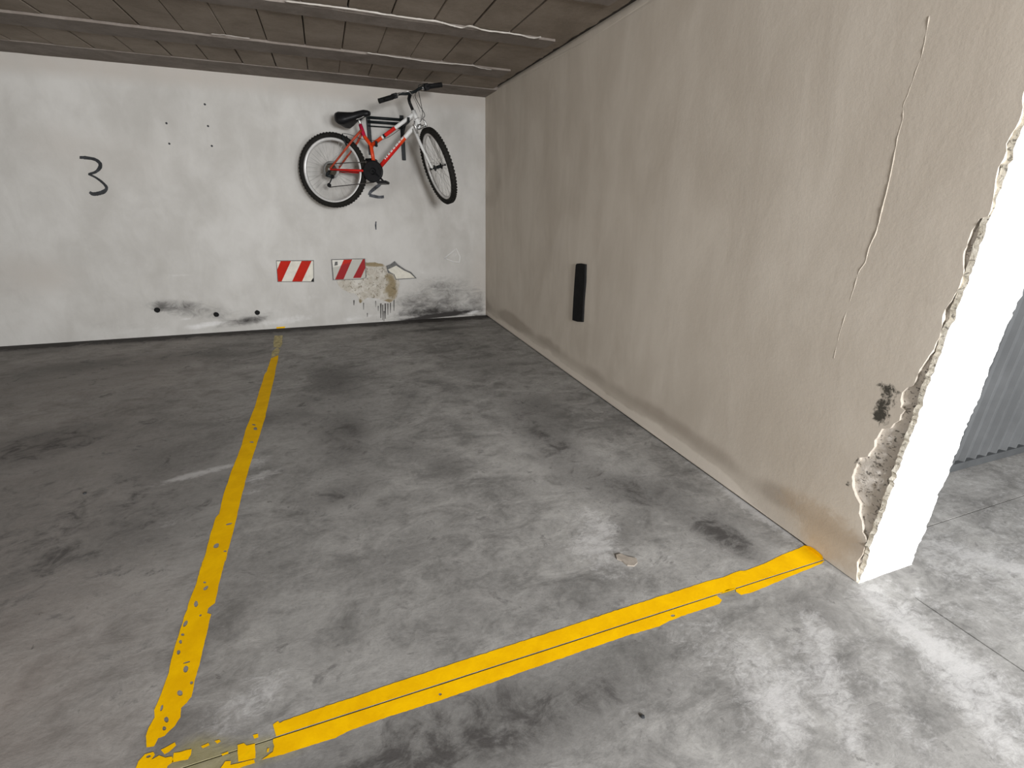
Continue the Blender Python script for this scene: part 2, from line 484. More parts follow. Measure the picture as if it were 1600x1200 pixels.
light = blobs(fx, fy, [
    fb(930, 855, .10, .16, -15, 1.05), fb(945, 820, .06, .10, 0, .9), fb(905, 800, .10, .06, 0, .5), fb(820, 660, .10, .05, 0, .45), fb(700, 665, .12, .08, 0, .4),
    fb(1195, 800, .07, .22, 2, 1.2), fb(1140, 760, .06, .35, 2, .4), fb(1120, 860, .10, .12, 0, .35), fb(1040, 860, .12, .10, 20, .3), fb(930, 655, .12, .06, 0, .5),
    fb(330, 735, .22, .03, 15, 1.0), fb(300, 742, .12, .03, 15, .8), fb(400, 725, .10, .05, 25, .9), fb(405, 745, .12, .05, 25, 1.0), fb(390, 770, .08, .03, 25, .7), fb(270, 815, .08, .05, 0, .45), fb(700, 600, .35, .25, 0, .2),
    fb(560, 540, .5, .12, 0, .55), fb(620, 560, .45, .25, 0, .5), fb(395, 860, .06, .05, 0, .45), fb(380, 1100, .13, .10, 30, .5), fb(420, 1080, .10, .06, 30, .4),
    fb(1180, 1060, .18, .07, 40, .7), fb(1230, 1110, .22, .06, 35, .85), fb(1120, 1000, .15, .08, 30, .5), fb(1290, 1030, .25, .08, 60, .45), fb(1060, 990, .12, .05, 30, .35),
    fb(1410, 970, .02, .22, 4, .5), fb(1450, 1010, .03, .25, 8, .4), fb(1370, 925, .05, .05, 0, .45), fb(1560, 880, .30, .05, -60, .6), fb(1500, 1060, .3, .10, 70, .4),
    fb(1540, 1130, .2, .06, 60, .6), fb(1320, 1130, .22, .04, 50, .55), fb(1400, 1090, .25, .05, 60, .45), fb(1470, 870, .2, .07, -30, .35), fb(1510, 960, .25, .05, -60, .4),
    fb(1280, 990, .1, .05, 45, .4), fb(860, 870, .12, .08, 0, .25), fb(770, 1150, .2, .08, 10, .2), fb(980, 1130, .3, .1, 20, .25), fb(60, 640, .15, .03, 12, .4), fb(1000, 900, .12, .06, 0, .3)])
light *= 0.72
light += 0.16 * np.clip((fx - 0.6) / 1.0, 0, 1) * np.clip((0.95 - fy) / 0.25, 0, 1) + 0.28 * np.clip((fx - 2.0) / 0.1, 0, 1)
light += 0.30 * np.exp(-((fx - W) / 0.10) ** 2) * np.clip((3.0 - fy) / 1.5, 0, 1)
warm = 0.8 * np.clip((-0.3 - fx) / 0.8, 0, 1) * np.clip((2.0 - fy) / 1.2, 0, 1) + 0.30 * np.clip((-0.5 - fx) / 0.8, 0, 1)
wash = blobs(fx, fy, [fb(360, 1185, .22, .05, -8, 1.0), fb(300, 1160, .07, .06, 0, .6), fb(1140, 925, .05, .03, 0, .9), fb(434, 537, .035, .14, 0, 1.3)])
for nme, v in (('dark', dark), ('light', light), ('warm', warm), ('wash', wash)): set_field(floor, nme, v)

# ------------------------------------------------------------------ back wall
us = spaced([(-6, 0.4), (-2.8, 0.025), (W + 0.014, 0)])
vs = spaced([(-0.02, 0.025), (H + 0.05, 0)])
wall_back = structure(grid_obj('wall_back', us, vs, lambda u, v: (u, D, v), M_BACK), 'white plastered back wall with soot stains near the floor')
bc = coords(wall_back); bx, bz = bc[:, 0], bc[:, 2]
def bb(px, py, ru, rv, rot, s): q = on_back(px, py); return (q.x, q.z, ru, rv, rot, s)
dk = blobs(bx, bz, [
    bb(275, 477, .28, .06, -5, .45), bb(250, 480, .07, .05, 0, .45), bb(330, 490, .3, .06, -5, .28), bb(395, 500, .15, .04, 8, .8), bb(360, 506, .22, .05, 5, .4), bb(300, 485, .35, .09, -4, .25), bb(430, 485, .12, .05, 0, .25),
    bb(690, 465, .55, .13, 2, .42), bb(665, 482, .40, .08, 3, .45), bb(720, 484, .35, .06, 3, .4), bb(660, 489, .30, .035, 4, .7), bb(705, 490, .35, .03, 4, .8), bb(675, 495, .42, .018, 3.5, 1.6), bb(740, 494, .2, .012, 3, .8), bb(690, 445, .30, .10, 0, .2), bb(640, 470, .15, .08, 0, .25),
    bb(465, 478, .05, .05, 0, .28), bb(455, 395, .15, .05, 0, .10), bb(745, 470, .10, .12, 0, .3), bb(180, 505, .4, .06, -4, .16), bb(30, 460, .15, .10, -30, .18), bb(60, 350, .12, .03, -3, .14),
    bb(250, 420, .5, .10, -3, .06), bb(365, 405, .12, .08, 0, .14), bb(230, 300, .35, .05, 0, .10), bb(690, 440, .5, .12, 0, .2), bb(600, 500, .2, .012, 0, .5), bb(560, 480, .4, .04, 0, .12), bb(110, 520, .8, .05, 0, .10)])
lt = blobs(bx, bz, [bb(320, 508, .22, .035, 6, .8), bb(290, 498, .07, .015, 0, .6), bb(450, 500, .4, .05, 5, .55), bb(560, 497, .35, .04, 5, .5), bb(480, 465, .3, .05, 0, .35),
    bb(708, 398, .08, .07, 0, .4), bb(740, 488, .10, .018, 6, 1.0), bb(590, 465, .25, .06, 0, .5), bb(220, 515, .3, .025, 4, .4), bb(660, 425, .06, .03, -25, .5), bb(280, 430, .12, .012, 2, .5), bb(190, 410, .15, .02, -15, .3)])
wm = 0.75 * np.clip((bz - 2.13) / 0.09, 0, 1) + blobs(bx, bz, [bb(70, 430, .25, .15, 0, .35), bb(750, 430, .10, .35, 0, .5), bb(90, 220, .2, .12, 0, .25), bb(20, 430, .3, .2, 0, .3), bb(752, 250, .06, .6, 0, .15), bb(160, 250, .5, .2, 0, .2)])
for nme, v in (('dark', dk), ('light', lt), ('warm', wm)): set_field(wall_back, nme, v)

# exposed cement where the plaster has come off, with damp drips below it
ppx = [(540, 409.5), (571, 410), (585, 409.5), (598, 413), (607, 419), (616, 425), (620, 433), (625, 441), (622, 452), (619, 465), (610, 473), (600, 470), (595, 468), (585, 466),
       (575, 465), (565, 472), (562, 474), (560, 466), (554, 458), (544, 457), (536, 453), (530, 447), (526, 440), (528, 430)]
loop = [Vector((on_back(*q).x, on_back(*q).z)) for q in ppx]
loop = jitter_loop(loop, 0.02, 0.012, 3.0)
lo = Vector((min(q.x for q in loop), min(q.y for q in loop))); hi = Vector((max(q.x for q in loop), max(q.y for q in loop)))
gp = [(x, z) for x in np.arange(lo.x, hi.x, 0.012) for z in np.arange(lo.y, hi.y, 0.012)]
def patch_mat():
    n = NT('crumbling_cement_patch')
    a = n.noise(n.pos, 13, 7, 0.7, 0.5); f = n.noise(n.pos, 70, 4, 0.7)
    col = n.mix(n.ramp(a, 0.35, 0.65), (0.50, 0.46, 0.39), (0.66, 0.63, 0.57))
    ochre = n.ramp(n.math('ADD', n.attr('ochre'), n.math('MULTIPLY', n.math('SUBTRACT', a, 0.5), 1.6)), 0.35, 0.85)
    col = n.mix(n.math('MULTIPLY', ochre, 0.85), col, (0.26, 0.195, 0.09))
    pit = n.ramp(n.noise(n.pos, 40, 5, 0.65, 0.8), 0.55, 0.64, 0, 0.75)
    col = n.mix(pit, col, (0.15, 0.12, 0.07))
    n.color(col); n.rough(0.95); n.bump(n.math('ADD', a, f), 0.8, 0.012)
    return n.m
def patch3d(p):
    q = Vector((p[0], p[1]))
    h = 0.004 + 0.009 * max(0, mnoise.noise(Vector((q.x * 22, q.y * 22, 1.3))) + 0.25)
    return (q.x, D - h, q.y)
patch = slab_from_outline('exposed_cement', loop, patch3d, (0, 0.014, 0), patch_mat(), wall_back, gp)
pc = coords(patch)
set_field(patch, 'ochre', blobs(pc[:, 0], pc[:, 2], [bb(613, 452, .075, .13, 0, 1.0), bb(608, 432, .06, .06, 0, .6), bb(590, 455, .12, .08, 0, .3), bb(582, 413, .16, .028, -4, 1.1), bb(540, 445, .05, .03, 0, .5), bb(563, 471, .03, .04, 0, .9), bb(605, 470, .05, .02, 0, .9)]))
patch['label'] = 'sandy crumbling cement where white plaster has broken off'
bm = bmesh.new()
for px, y0, y1, w in [(595, 474, 497, 2.6), (598, 476, 500, 2.0), (602, 474, 498, 2.8), (606, 474, 492, 2.0), (610, 473, 489, 1.8), (591, 478, 486, 1.6), (553, 469, 477, 2.2), (568, 473, 484, 1.5), (615.5, 468, 486, 1.8), (600, 486, 502, 1.6), (587, 470, 480, 1.2), (574, 489, 495, 1.4)]:
    a = on_back(px, y0); c = on_back(px, y1); hw = w / 2 / 137
    pts_ = [(a.x - hw, D - .0012, a.z), (a.x + hw, D - .0012, a.z), (c.x + hw * .4, D - .0012, c.z), (c.x - hw * .4, D - .0012, c.z)]
    bm.faces.new([bm.verts.new(q) for q in pts_])
drip = from_bm('damp_drip', bm, plain('dark_damp_drip', (0.10, 0.095, 0.09), 0.8, 0, 0.4, 30), wall_back, recalc=False)

def ribbon_on_back(bm, pxs, widths, lift=0.0015):
    path = smooth_path([(q[0], q[1], 0) for q in pxs], 7)
    n = len(path); L = []; Rr = []
    for i, q in enumerate(path):
        t = (path[min(i + 1, n - 1)] - path[max(i - 1, 0)]).normalized()
        nn = Vector((-t.y, t.x, 0))
        s = i / (n - 1) * (len(widths) - 1); k = min(int(s), len(widths) - 2)
        w = widths[k] + (widths[k + 1] - widths[k]) * (s - k)
        w *= 0.92 + 0.16 * mnoise.noise(Vector((i * 0.6, q.x, 2)))
        for lst, sg in ((L, 1), (Rr, -1)):
            c = on_back(q.x + nn.x * w * sg / 2, q.y + nn.y * w * sg / 2)
            lst.append(bm.verts.new((c.x, D - lift, c.z)))
    for i in range(n - 1):
        bm.faces.new((L[i], L[i + 1], Rr[i + 1], Rr[i]))
    for lst in ((L[0], Rr[0]), (L[-1], Rr[-1])): pass

bm = bmesh.new()
ribbon_on_back(bm, [(124.5, 246), (134, 246.5), (148, 249), (156, 255), (156, 262), (149, 269), (138, 272)], [5, 5.5, 5, 6, 7, 5, 3])
ribbon_on_back(bm, [(138, 272), (149, 277), (160, 285), (166.5, 293), (163, 299), (153, 302.5), (145, 303), (140, 300)], [3, 3.5, 4, 5, 7, 7, 6, 4], 0.0017)
tag(from_bm('painted_numeral', bm, M_MARK, recalc=False), 'dark handwritten numeral 3 painted on the white wall', 'numeral')
bm = bmesh.new()
ribbon_on_back(bm, [(578, 285), (584, 281), (591, 283), (593, 288), (586, 294), (579, 300), (577, 305)], [4, 5, 5, 6, 6, 5.5, 5])
ribbon_on_back(bm, [(577, 305), (584, 306.5), (592, 308), (600, 307.5)], [5, 5.5, 5, 5], 0.0017)
tag(from_bm('painted_numeral', bm, M_MARKG, recalc=False), 'grey handwritten numeral 2 on the wall partly behind the bicycle pedal', 'numeral')
bm = bmesh.new()
ribbon_on_back(bm, [(587.5, 346), (587, 352), (587.5, 359)], [2, 2.6, 1.6])
tag(from_bm('wall_scratch', bm, M_MARKG, recalc=False), 'short grey vertical scratch on the white wall below the bicycle', 'scratch')
# raised triangular smear of plaster near the corner
bm = bmesh.new()
tri = [(694, 404), (704, 396), (713, 388), (719, 401), (718, 410), (708, 409), (696, 404)]
bm_tube(bm, [Vector((on_back(*q).x, D - 0.001, on_back(*q).z)) for q in tri], [(0.0035, 0.010)] * len(tri), 6)
from_bm('plaster_smear', bm, M_SMEAR, wall_back)['label'] = 'pale triangular smear of plaster'

# small wall plugs and holes
def wall_disc(px, py, r, mat, name, label, group, dep=0.004):
    c = on_back(px, py); bm = bmesh.new()
    ret = bmesh.ops.create_cone(bm, cap_ends=True, segments=10, radius1=r, radius2=r * 0.75, depth=dep)
    bmesh.ops.rotate(bm, verts=bm.verts, cent=(0, 0, 0), matrix=Matrix.Rotation(math.radians(90), 3, 'X'))
    for v in bm.verts:
        v.co *= 1 + 0.18 * mnoise.noise(Vector((px, py, 0)) + v.co * 400)
    o = from_bm(name, bm, mat)
    o.location = (c.x, D - dep / 2 + 0.0005, c.z)
    return tag(o, label, name.replace('_', ' '), group)
for q, w in [((320, 163), 'topmost of three small dark nail holes in a column on the white wall'), ((325, 197), 'middle one of three small dark nail holes in a column on the white wall'),
             ((331, 228), 'lowest of three small dark nail holes in a column on the white wall'), ((260, 192.5), 'upper of two faint nail holes on the white wall near the painted numeral 3'),
             ((264.5, 224.5), 'lower of two faint nail holes on the white wall near the painted numeral 3')]:
    wall_disc(q[0], q[1], 0.009, M_MARK, 'nail_hole', w, 'nail holes in the upper back wall')
for q, w in [((245.5, 484.5), 'dark round plugged hole in the wall foot, farthest from the striped plates'), ((338, 491.5), 'dark round plugged hole in the wall foot, middle one of three'),
             ((402, 488.5), 'dark round plugged hole above a black smudge, nearest the clean striped plate')]:
    wall_disc(q[0], q[1], 0.026, M_BLACK, 'wall_plug', w, 'plugged holes at the foot of the back wall', 0.012)

# ------------------------------------------------------------------ hazard plates on the back wall
def plate(pxs, lift, thick, mat, name, parent=None, org=None):
    pts_ = [Vector((on_back(*q).x, D - lift, on_back(*q).z)) for q in pxs]
    bm = bmesh.new()
    vs_ = [bm.verts.new(q) for q in pts_]
    f = bm.faces.new(vs_)
    r = bmesh.ops.extrude_face_region(bm, geom=[f])
    for g in r['geom']:
        if isinstance(g, bmesh.types.BMVert): g.co.y += thick
    return from_bm(name, bm, mat, parent)
def sign_mat(name, col, dirt):
    n = NT(name)
    a = n.noise(n.pos, 11, 6, 0.7, 0.4)
    c = n.mix(n.ramp(a, 0.35, 0.7), col, tuple(x * 0.82 for x in col))
    if dirt:     # the lower half of the plate has lost its sheen below a slanting crease
        sx = n.t.nodes.new('ShaderNodeSeparateXYZ'); n.link(n.pos, sx.inputs[0])
        ln = n.math('SUBTRACT', n.math('ADD', n.math('MULTIPLY', sx.outputs[0], 0.33), 0.605), sx.outputs[2])
        ln = n.math('ADD', ln, n.math('MULTIPLY', n.math('SUBTRACT', a, 0.5), 0.05))
        c = n.mix(n.ramp(ln, -0.004, 0.012, 0, 1), c, tuple(x * y for x, y in zip(col, (0.66, 0.67, 0.66) if col[1] > 0.3 else (0.62, 1.0, 3.0))))
    n.color(c); n.rough(0.5); n.b.inputs['Specular IOR Level'].default_value = 0.12
    return n.m
M_CREAM = sign_mat('cream_reflective_film', (0.74, 0.71, 0.62), False)
M_SRED = sign_mat('red_reflective_film', (0.50, 0.014, 0.003), False)
M_CREAM2 = sign_mat('worn_cream_film', (0.72, 0.70, 0.64), True)
M_SRED2 = sign_mat('worn_red_film', (0.50, 0.016, 0.006), True)
M_SEDGE = plain('grey_plate_edge', (0.14, 0.14, 0.135), 0.6, 0, 0.2)
def C6(u, v): return (420 + u / 6.667, 390 + v / 6.667)
s1 = empty('hazard_plate', on_back(461, 440))
tag(s1, 'clean rectangular red and cream striped hazard plate on the white wall', 'sign')
s2 = empty('hazard_plate', on_back(545, 436))
tag(s2, 'worn red and cream striped hazard plate overlapping the broken cement patch', 'sign')
def reparent(o, root):
    o.parent = root; o.matrix_parent_inverse = Matrix.Translation(-root.location)
    return o
reparent(plate([C6(76, 113), C6(469, 110), C6(472, 337), C6(90, 337)], 0.003, 0.0028, M_SEDGE, 'backing'), s1)
reparent(plate([C6(83, 121), C6(462, 118), C6(465, 330), C6(97, 330)], 0.0042, 0.0012, M_CREAM, 'reflective_film'), s1)
for q in ([C6(124, 119), C6(232, 118.5), C6(134, 331), C6(97, 331), C6(86, 210)], [C6(342, 118), C6(446, 117.5), C6(346, 331), C6(243, 331)]):
    reparent(plate(q, 0.0050, 0.0008, M_SRED, 'stripe'), s1)
reparent(plate([C6(462, 295), C6(467, 297), C6(468, 331), C6(440, 331), C6(446, 318)], 0.0051, 0.0008, M_BLACK, 'chipped_corner'), s1)
LB = 0.016   # the second plate is proud of the cement patch
reparent(plate([C6(651, 100), C6(1002, 91), C6(1006, 150), C6(1014, 292), C6(960, 308), C6(668, 316)], LB, 0.004, M_SEDGE, 'backing'), s2)
reparent(plate([C6(660, 107), C6(996, 97), C6(1000, 150), C6(1006, 290), C6(950, 303), C6(676, 309)], LB + .0012, 0.0012, M_CREAM2, 'reflective_film'), s2)
for q in ([C6(780, 104), C6(868, 101), C6(778, 306), C6(690, 308.5)], [C6(978, 98), C6(998, 97.5), C6(1003, 190), C6(957, 292), C6(876, 293)]):
    reparent(plate(q, LB + .0020, 0.0008, M_SRED2, 'stripe'), s2)
reparent(plate([C6(690, 125), C6(716, 122), C6(718, 158), C6(682, 166)], LB + .0020, 0.0008, M_SEDGE, 'scuff'), s2)
s3 = empty('broken_plate', on_back(628, 437))
tag(s3, 'broken triangular cream remnant of a plate right of the cement patch', 'sign')
reparent(plate([C6(1222, 168), C6(1268, 150), C6(1310, 118), C6(1345, 155), C6(1420, 205), C6(1480, 232), C6(1540, 298), C6(1322, 312), C6(1300, 256), C6(1238, 240)], .016, 0.006, M_SEDGE, 'backing'), s3)
reparent(plate([C6(1240, 205), C6(1325, 165), C6(1400, 212), C6(1470, 245), C6(1520, 292), C6(1326, 303), C6(1306, 256), C6(1262, 232)], .0172, 0.0012, M_CREAM, 'reflective_film'), s3)

# ------------------------------------------------------------------ right wall
TH = 0.013
wr = empty('wall_right', (W, E_, 0)); structure(wr, 'grey beige plastered side wall with a broken edge')
def under(o, root):
    o.parent = root; o.matrix_parent_inverse = Matrix.Translation(-root.location); return o
under(box_obj('wall_core', (W + TH + 0.006, WT, E_ + 0.014, D + 0.05, 0, H + 0.05), M_RENDER), wr)
edge_px = [(1598, 179), (1587.5, 200), (1573, 225), (1569, 248), (1560, 262), (1556, 287), (1550, 321), (1544, 338), (1531, 342), (1519, 360), (1510, 385), (1504, 400), (1506, 421), (1500, 446),
           (1487, 469), (1473, 492), (1471, 521), (1456, 550), (1445, 567), (1437, 577), (1432, 590), (1427, 603), (1418, 606), (1410, 613), (1407, 625), (1408, 637), (1413, 641), (1407, 648), (1405, 657),
           (1397, 662), (1391, 669), (1378, 670), (1373, 678), (1367, 688), (1366, 698), (1355, 713), (1344, 715), (1333, 738), (1331, 745), (1332, 762), (1337, 775), (1344, 788), (1342, 802), (1347, 815),
           (1348, 832), (1353, 840), (1352, 850), (1347, 867), (1339, 878), (1340, 890), (1338, 907)]
el = [Vector((max(on_right(*q).y, E_ + 0.004), on_right(*q).z)) for q in edge_px]
top_edge = [Vector((E_ + 0.010 + 0.012 * (1 + mnoise.noise(Vector((z * 9, 0, 5)))), z)) for z in np.arange(2.29, el[0].y + 0.02, -0.025)]
el = top_edge + [q for q in el if q.y > 0.008] + [Vector((el[-1].x, 0.003))]
rl = []
for a, c in zip(el[:-1], el[1:]):
    k = max(1, int((c - a).length / 0.012))
    for j in range(k):
        q = a + (c - a) * (j / k)
        rl.append(Vector((q.x + 0.004 * mnoise.noise(Vector((q.x * 70, q.y * 70, 0))), q.y)))
rl.append(el[-1])
rl = [q for q in rl]
loop = [Vector((D + 0.01, H + 0.04)), Vector((rl[0].x, H + 0.04))] + rl + [Vector((1.02, 0.003)), Vector((1.06, 0.009)), Vector((D + 0.01, 0.009))]
gp = [(y, z) for y in spaced([(0.86, 0.022), (2.0, 0.035), (D - 0.02, 0)]) for z in np.arange(0.02, H, 0.03)]
gp += [(y, z) for y in np.arange(0.86, 1.9, 0.014) for z in np.arange(0.015, 0.30, 0.014)]
gp += [(y, z) for y in np.arange(0.86, 1.1, 0.013) for z in np.arange(0.3, 0.7, 0.013)]
def skin3d(p):
    w = 0.0022 * mnoise.noise(Vector((p[0] * 2.2, p[1] * 2.2, 4)))
    return (W + w - 0.001, p[0], p[1])
skin = slab_from_outline('plaster_coat', loop, skin3d, (TH + 0.008, 0, 0), M_RIGHT, None, gp)
sc_ = coords(skin); sy, sz = sc_[:, 1], sc_[:, 2]
nz = np.array([mnoise.noise(Vector((y * 3.1, 0.7, 0))) + 0.5 * mnoise.noise(Vector((y * 11, 2.7, 0))) for y in sy])
band = 0.085 + 0.025 * nz
pale = np.clip((band - sz) / 0.03, 0, 1) * np.clip((sy - 1.25) / 0.2, 0, 1)
def rb(px, py, ru, rv, rot, s): q = on_right(px, py); return (q.y, q.z, ru, rv, rot, s)
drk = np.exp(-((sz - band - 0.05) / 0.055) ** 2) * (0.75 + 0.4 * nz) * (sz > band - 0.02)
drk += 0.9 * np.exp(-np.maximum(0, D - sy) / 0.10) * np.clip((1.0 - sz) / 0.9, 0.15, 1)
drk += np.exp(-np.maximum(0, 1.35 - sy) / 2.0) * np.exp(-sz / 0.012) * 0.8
drk += blobs(sy, sz, [rb(800, 500, .35, .08, 0, .8), rb(1040, 400, .4, .06, 0, .12), rb(860, 480, .3, .12, 0, .25), rb(930, 520, .15, .08, 0, .15), rb(1410, 240, .10, .5, 5, .12), rb(1300, 340, .2, .3, 0, .12),
                      rb(1210, 770, .08, .06, 0, .4), rb(1440, 345, .05, .02, 0, .3), rb(1450, 470, .04, .012, 0, .4), rb(1480, 290, .03, .02, 0, .35), rb(1180, 420, .6, .25, 0, .10), rb(850, 300, .5, .5, 0, .12)])
soot = blobs(sy, sz, [rb(1382, 606, .020, .012, 0, 1.2), rb(1396, 610, .025, .008, 0, 1.0), rb(1374, 640, .018, .035, 0, .95), rb(1385, 640, .03, .045, 0, .6), rb(1367, 652, .01, .012, 0, .9), rb(1381, 655, .015, .03, 0, .7),
                       rb(1392, 625, .03, .03, 0, .45), rb(1378, 622, .02, .02, 0, .5), rb(1375, 660, .03, .02, 0, .4), rb(1338, 722, .008, .022, 20, .9), rb(1324, 758, .008, .016, 0, .9), rb(1345, 705, .008, .012, 0, .6), rb(1432, 462, .05, .006, 0, .4)])
brown = blobs(sy, sz, [rb(1270, 810, .16, .10, 0, .8), rb(1315, 850, .12, .08, 0, .8), rb(1250, 790, .15, .05, 0, .5), rb(1290, 870, .12, .06, 0, .6), rb(1300, 820, .08, .05, 0, .5)])
soot *= 0.95
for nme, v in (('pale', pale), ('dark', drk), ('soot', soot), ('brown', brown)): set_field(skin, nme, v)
under(skin, wr)

# rough render that shows where the plaster broke away round the corner
ss = np.concatenate([np.arange(0, 0.39, 0.012), np.arange(0.39, 0.50, 0.006), np.linspace(0.50, 0.56, 4)])
zz = np.arange(0, H + 0.02, 0.008)
XC, YC = W + TH - 0.001, E_ + 0.008
def render_pt(s, z):
    # s runs along the side face towards the corner, then round onto the end
    if s < 0.44: x, y, n_ = XC, YC + (0.44 - s), Vector((-1, 0, 0))
    else: x, y, n_ = XC + (s - 0.44), YC, Vector((0, -1, 0))
    q = Vector((x, y, z))
    h = 0.0045 * mnoise.fractal(q * 46, 0.8, 2.0, 4) - 0.001
    near = math.exp(-abs(s - 0.44) / 0.02)
    h -= near * (0.006 + 0.012 * max(0, mnoise.noise(q * 30)) + 0.006 * mnoise.noise(q * 75))
    nn = Vector((-1, -1, 0)).normalized() * near + n_ * (1 - near)
    q = q + nn * h
    return (q.x, q.y, max(0, q.z))
rend = grid_obj('exposed_render', list(ss), list(zz), render_pt, M_RENDER)
for f in rend.data.polygons: f.use_smooth = True
rend.data.update()
under(rend, wr); rend['label'] = 'rough pitted render along the broken wall edge'

# white limewashed end of the wall
wl_px = [(1345, 911), (1352, 890), (1355, 877), (1359, 857), (1363, 840), (1367, 827), (1372, 813), (1375, 800), (1383, 788), (1388, 778), (1395, 765), (1400, 748), (1403, 735), (1405, 720), (1415, 697), (1420, 683),
         (1421, 667), (1430, 648), (1438, 630), (1448, 610), (1453, 595), (1460, 582), (1467, 565), (1473, 552), (1478, 536), (1482, 517), (1492, 496), (1500, 467), (1517, 425), (1531, 383), (1546, 337), (1567, 287), (1583, 242), (1600, 196)]
wr_px = [(1598, 462), (1583, 488), (1562, 537), (1541, 588), (1533, 614), (1502, 683), (1498, 700), (1483, 738), (1473, 760), (1467, 769), (1463, 783), (1455, 803), (1447, 825), (1442, 837), (1433, 857), (1425, 880)]
ll = [Vector((max(on_end(*q).x, W + 0.001), max(0.0, on_end(*q).z))) for q in wl_px]
lr_ = [Vector((min(on_end(*q).x, WT + 0.008), max(0.0, on_end(*q).z))) for q in wr_px]
ll = [Vector((W + 0.004, 0))] + [q for q in ll if q.y > 0.005]
loop = ll + [Vector((W + 0.006 + 0.006 * mnoise.noise(Vector((z * 14, 1, 0))), z)) for z in np.arange(ll[-1].y + 0.03, H + 0.03, 0.03)]
loop += [Vector((WT + 0.006 * mnoise.noise(Vector((z * 11, 8, 0))), z)) for z in np.arange(H + 0.03, lr_[0].y + 0.02, -0.04)] + [q for q in lr_ if q.y > 0.005] + [Vector((WT, 0))]
def rough_side(loop, amp):
    out = []
    n = len(loop)
    for i in range(n):
        a = loop[i]; c = loop[(i + 1) % n]
        k = max(1, int((c - a).length / 0.010))
        for j in range(k):
            q = a + (c - a) * (j / k)
            if 0.004 < q.y < H and (q.x < W + 0.12 or q.x > WT - 0.03):
                q = Vector((q.x + amp * (0.6 * mnoise.noise(Vector((q.x * 20, q.y * 130, 3))) + 0.5 * mnoise.noise(Vector((q.x * 20, q.y * 45, 9)))), q.y))
            out.append(q)
    return out
loop = rough_side(loop, 0.017)
gp = [(x, z) for x in np.arange(W + .02, WT, 0.02) for z in np.arange(0.02, H, 0.02)]
def end3d(p):
    return (p[0], E_ + 0.0035 * mnoise.fractal(Vector((p[0] * 9, p[1] * 9, 1)), 1.0, 2.0, 3), p[1])
endo = slab_from_outline('limewashed_end', loop, end3d, (0, 0.016, 0), [M_WHITE, M_FRINGE], None, gp)
for f in endo.data.polygons:
    if abs(f.normal.y) < 0.6: f.material_index = 1
under(endo, wr); endo['label'] = 'bright white limewashed end face of the wall'

# raised vertical trowel ridge and skirting crack
seam = [(1452, 25), (1446, 60), (1441, 85), (1428, 122), (1420, 145), (1412, 165), (1411, 185), (1404, 210), (1398, 240), (1391, 275), (1384, 305), (1376, 335), (1370, 360), (1358, 388), (1352, 410), (1342, 425), (1335, 450), (1322, 490), (1310, 530), (1303, 560)]
sp = []
for q in smooth_path([(*s, 0) for s in seam], 4):
    c = on_right(q.x + 0.8 * mnoise.noise(q * 0.2), q.y); sp.append((W - 0.0005, c.y, c.z))
tops = on_right(1452, 25)
rad = [0.0012 + 0.0016 * (0.5 + mnoise.noise(Vector((i * 0.5, 0, 0)))) for i in range(len(sp))]
under(tube_obj('trowel_ridge', sp, rad, M_RIGHT, None, 6), wr)

# black rubber strip fixed to the side wall
sp_px = [(904, 412), (909, 411.5), (917, 413), (916.5, 440), (915.5, 452), (914, 470), (912.5, 503), (905, 502.5), (897, 500), (898.5, 470), (900.5, 440), (902.5, 414)]
lp = [Vector((on_right(*q).y, on_right(*q).z)) for q in sp_px]
strip = slab_from_outline('rubber_strip', lp, lambda p: (W - 0.016, p[0], p[1]), (0.0155, 0, 0), M_BLACK)
bv = bmesh.new(); bv.from_mesh(strip.data)
bv.to_mesh(strip.data); bv.free()
tag(strip, 'narrow black vertical rubber strip on the grey side wall', 'rubber strip')

# ------------------------------------------------------------------ ceiling of joists and hollow blocks
ceil = structure(box_obj('ceiling', (-6, 6, -2.8, D + 0.05, H + 0.022, H + 0.15), M_SLAB), 'dark concrete ceiling of joists and hollow blocks')
PB, X0 = 0.2449, 0.0105
jo = [(3.415, 3.59), (4.265, 4.535)]                 # joists, running parallel to the back wall
rows = [(4.535, 5.03), (3.59, 4.265), (2.75, 3.415)]
rows += [(1.90, 2.575), (1.05, 1.725), (0.20, 0.875), (-0.65, 0.025)]
jo += [(2.575, 2.75), (1.725, 1.90), (0.875, 1.05), (0.025, 0.20)]
me_cache = {}
def block_mesh(w, d, i):
    key = (round(d, 3), i)
    if key in me_cache: return me_cache[key]
    bm = bmesh.new()
    g = (0.0014, 0.0034, 0.0052, 0.0042)[i % 4]
    bm_box(bm, -w / 2 + g, w / 2 - g, 0.001, d - 0.001, 0, 0.026)
    bmesh.ops.bevel(bm, geom=[e for e in bm.edges if abs(e.verts[0].co.z) < 1e-6 and abs(e.verts[1].co.z) < 1e-6], offset=0.004, segments=1, affect='EDGES')
    bmesh.ops.recalc_face_normals(bm, faces=bm.faces)
    me = bpy.data.meshes.new('ceiling_block'); bm.to_mesh(me); bm.free(); me.materials.append(M_BLOCK)
    me_cache[key] = me
    return me
for ri, (y0, y1) in enumerate(rows):
    for k in range(-14, 5):
        xc = X0 + (k + 0.5) * PB
        o = bpy.data.objects.new('ceiling_block', block_mesh(PB, y1 - y0, rng.randint(4)))
        COL.objects.link(o); o.parent = ceil
        o.location = (xc + rng.uniform(-.0015, .0015), y0, H + rng.uniform(-0.002, 0.003))
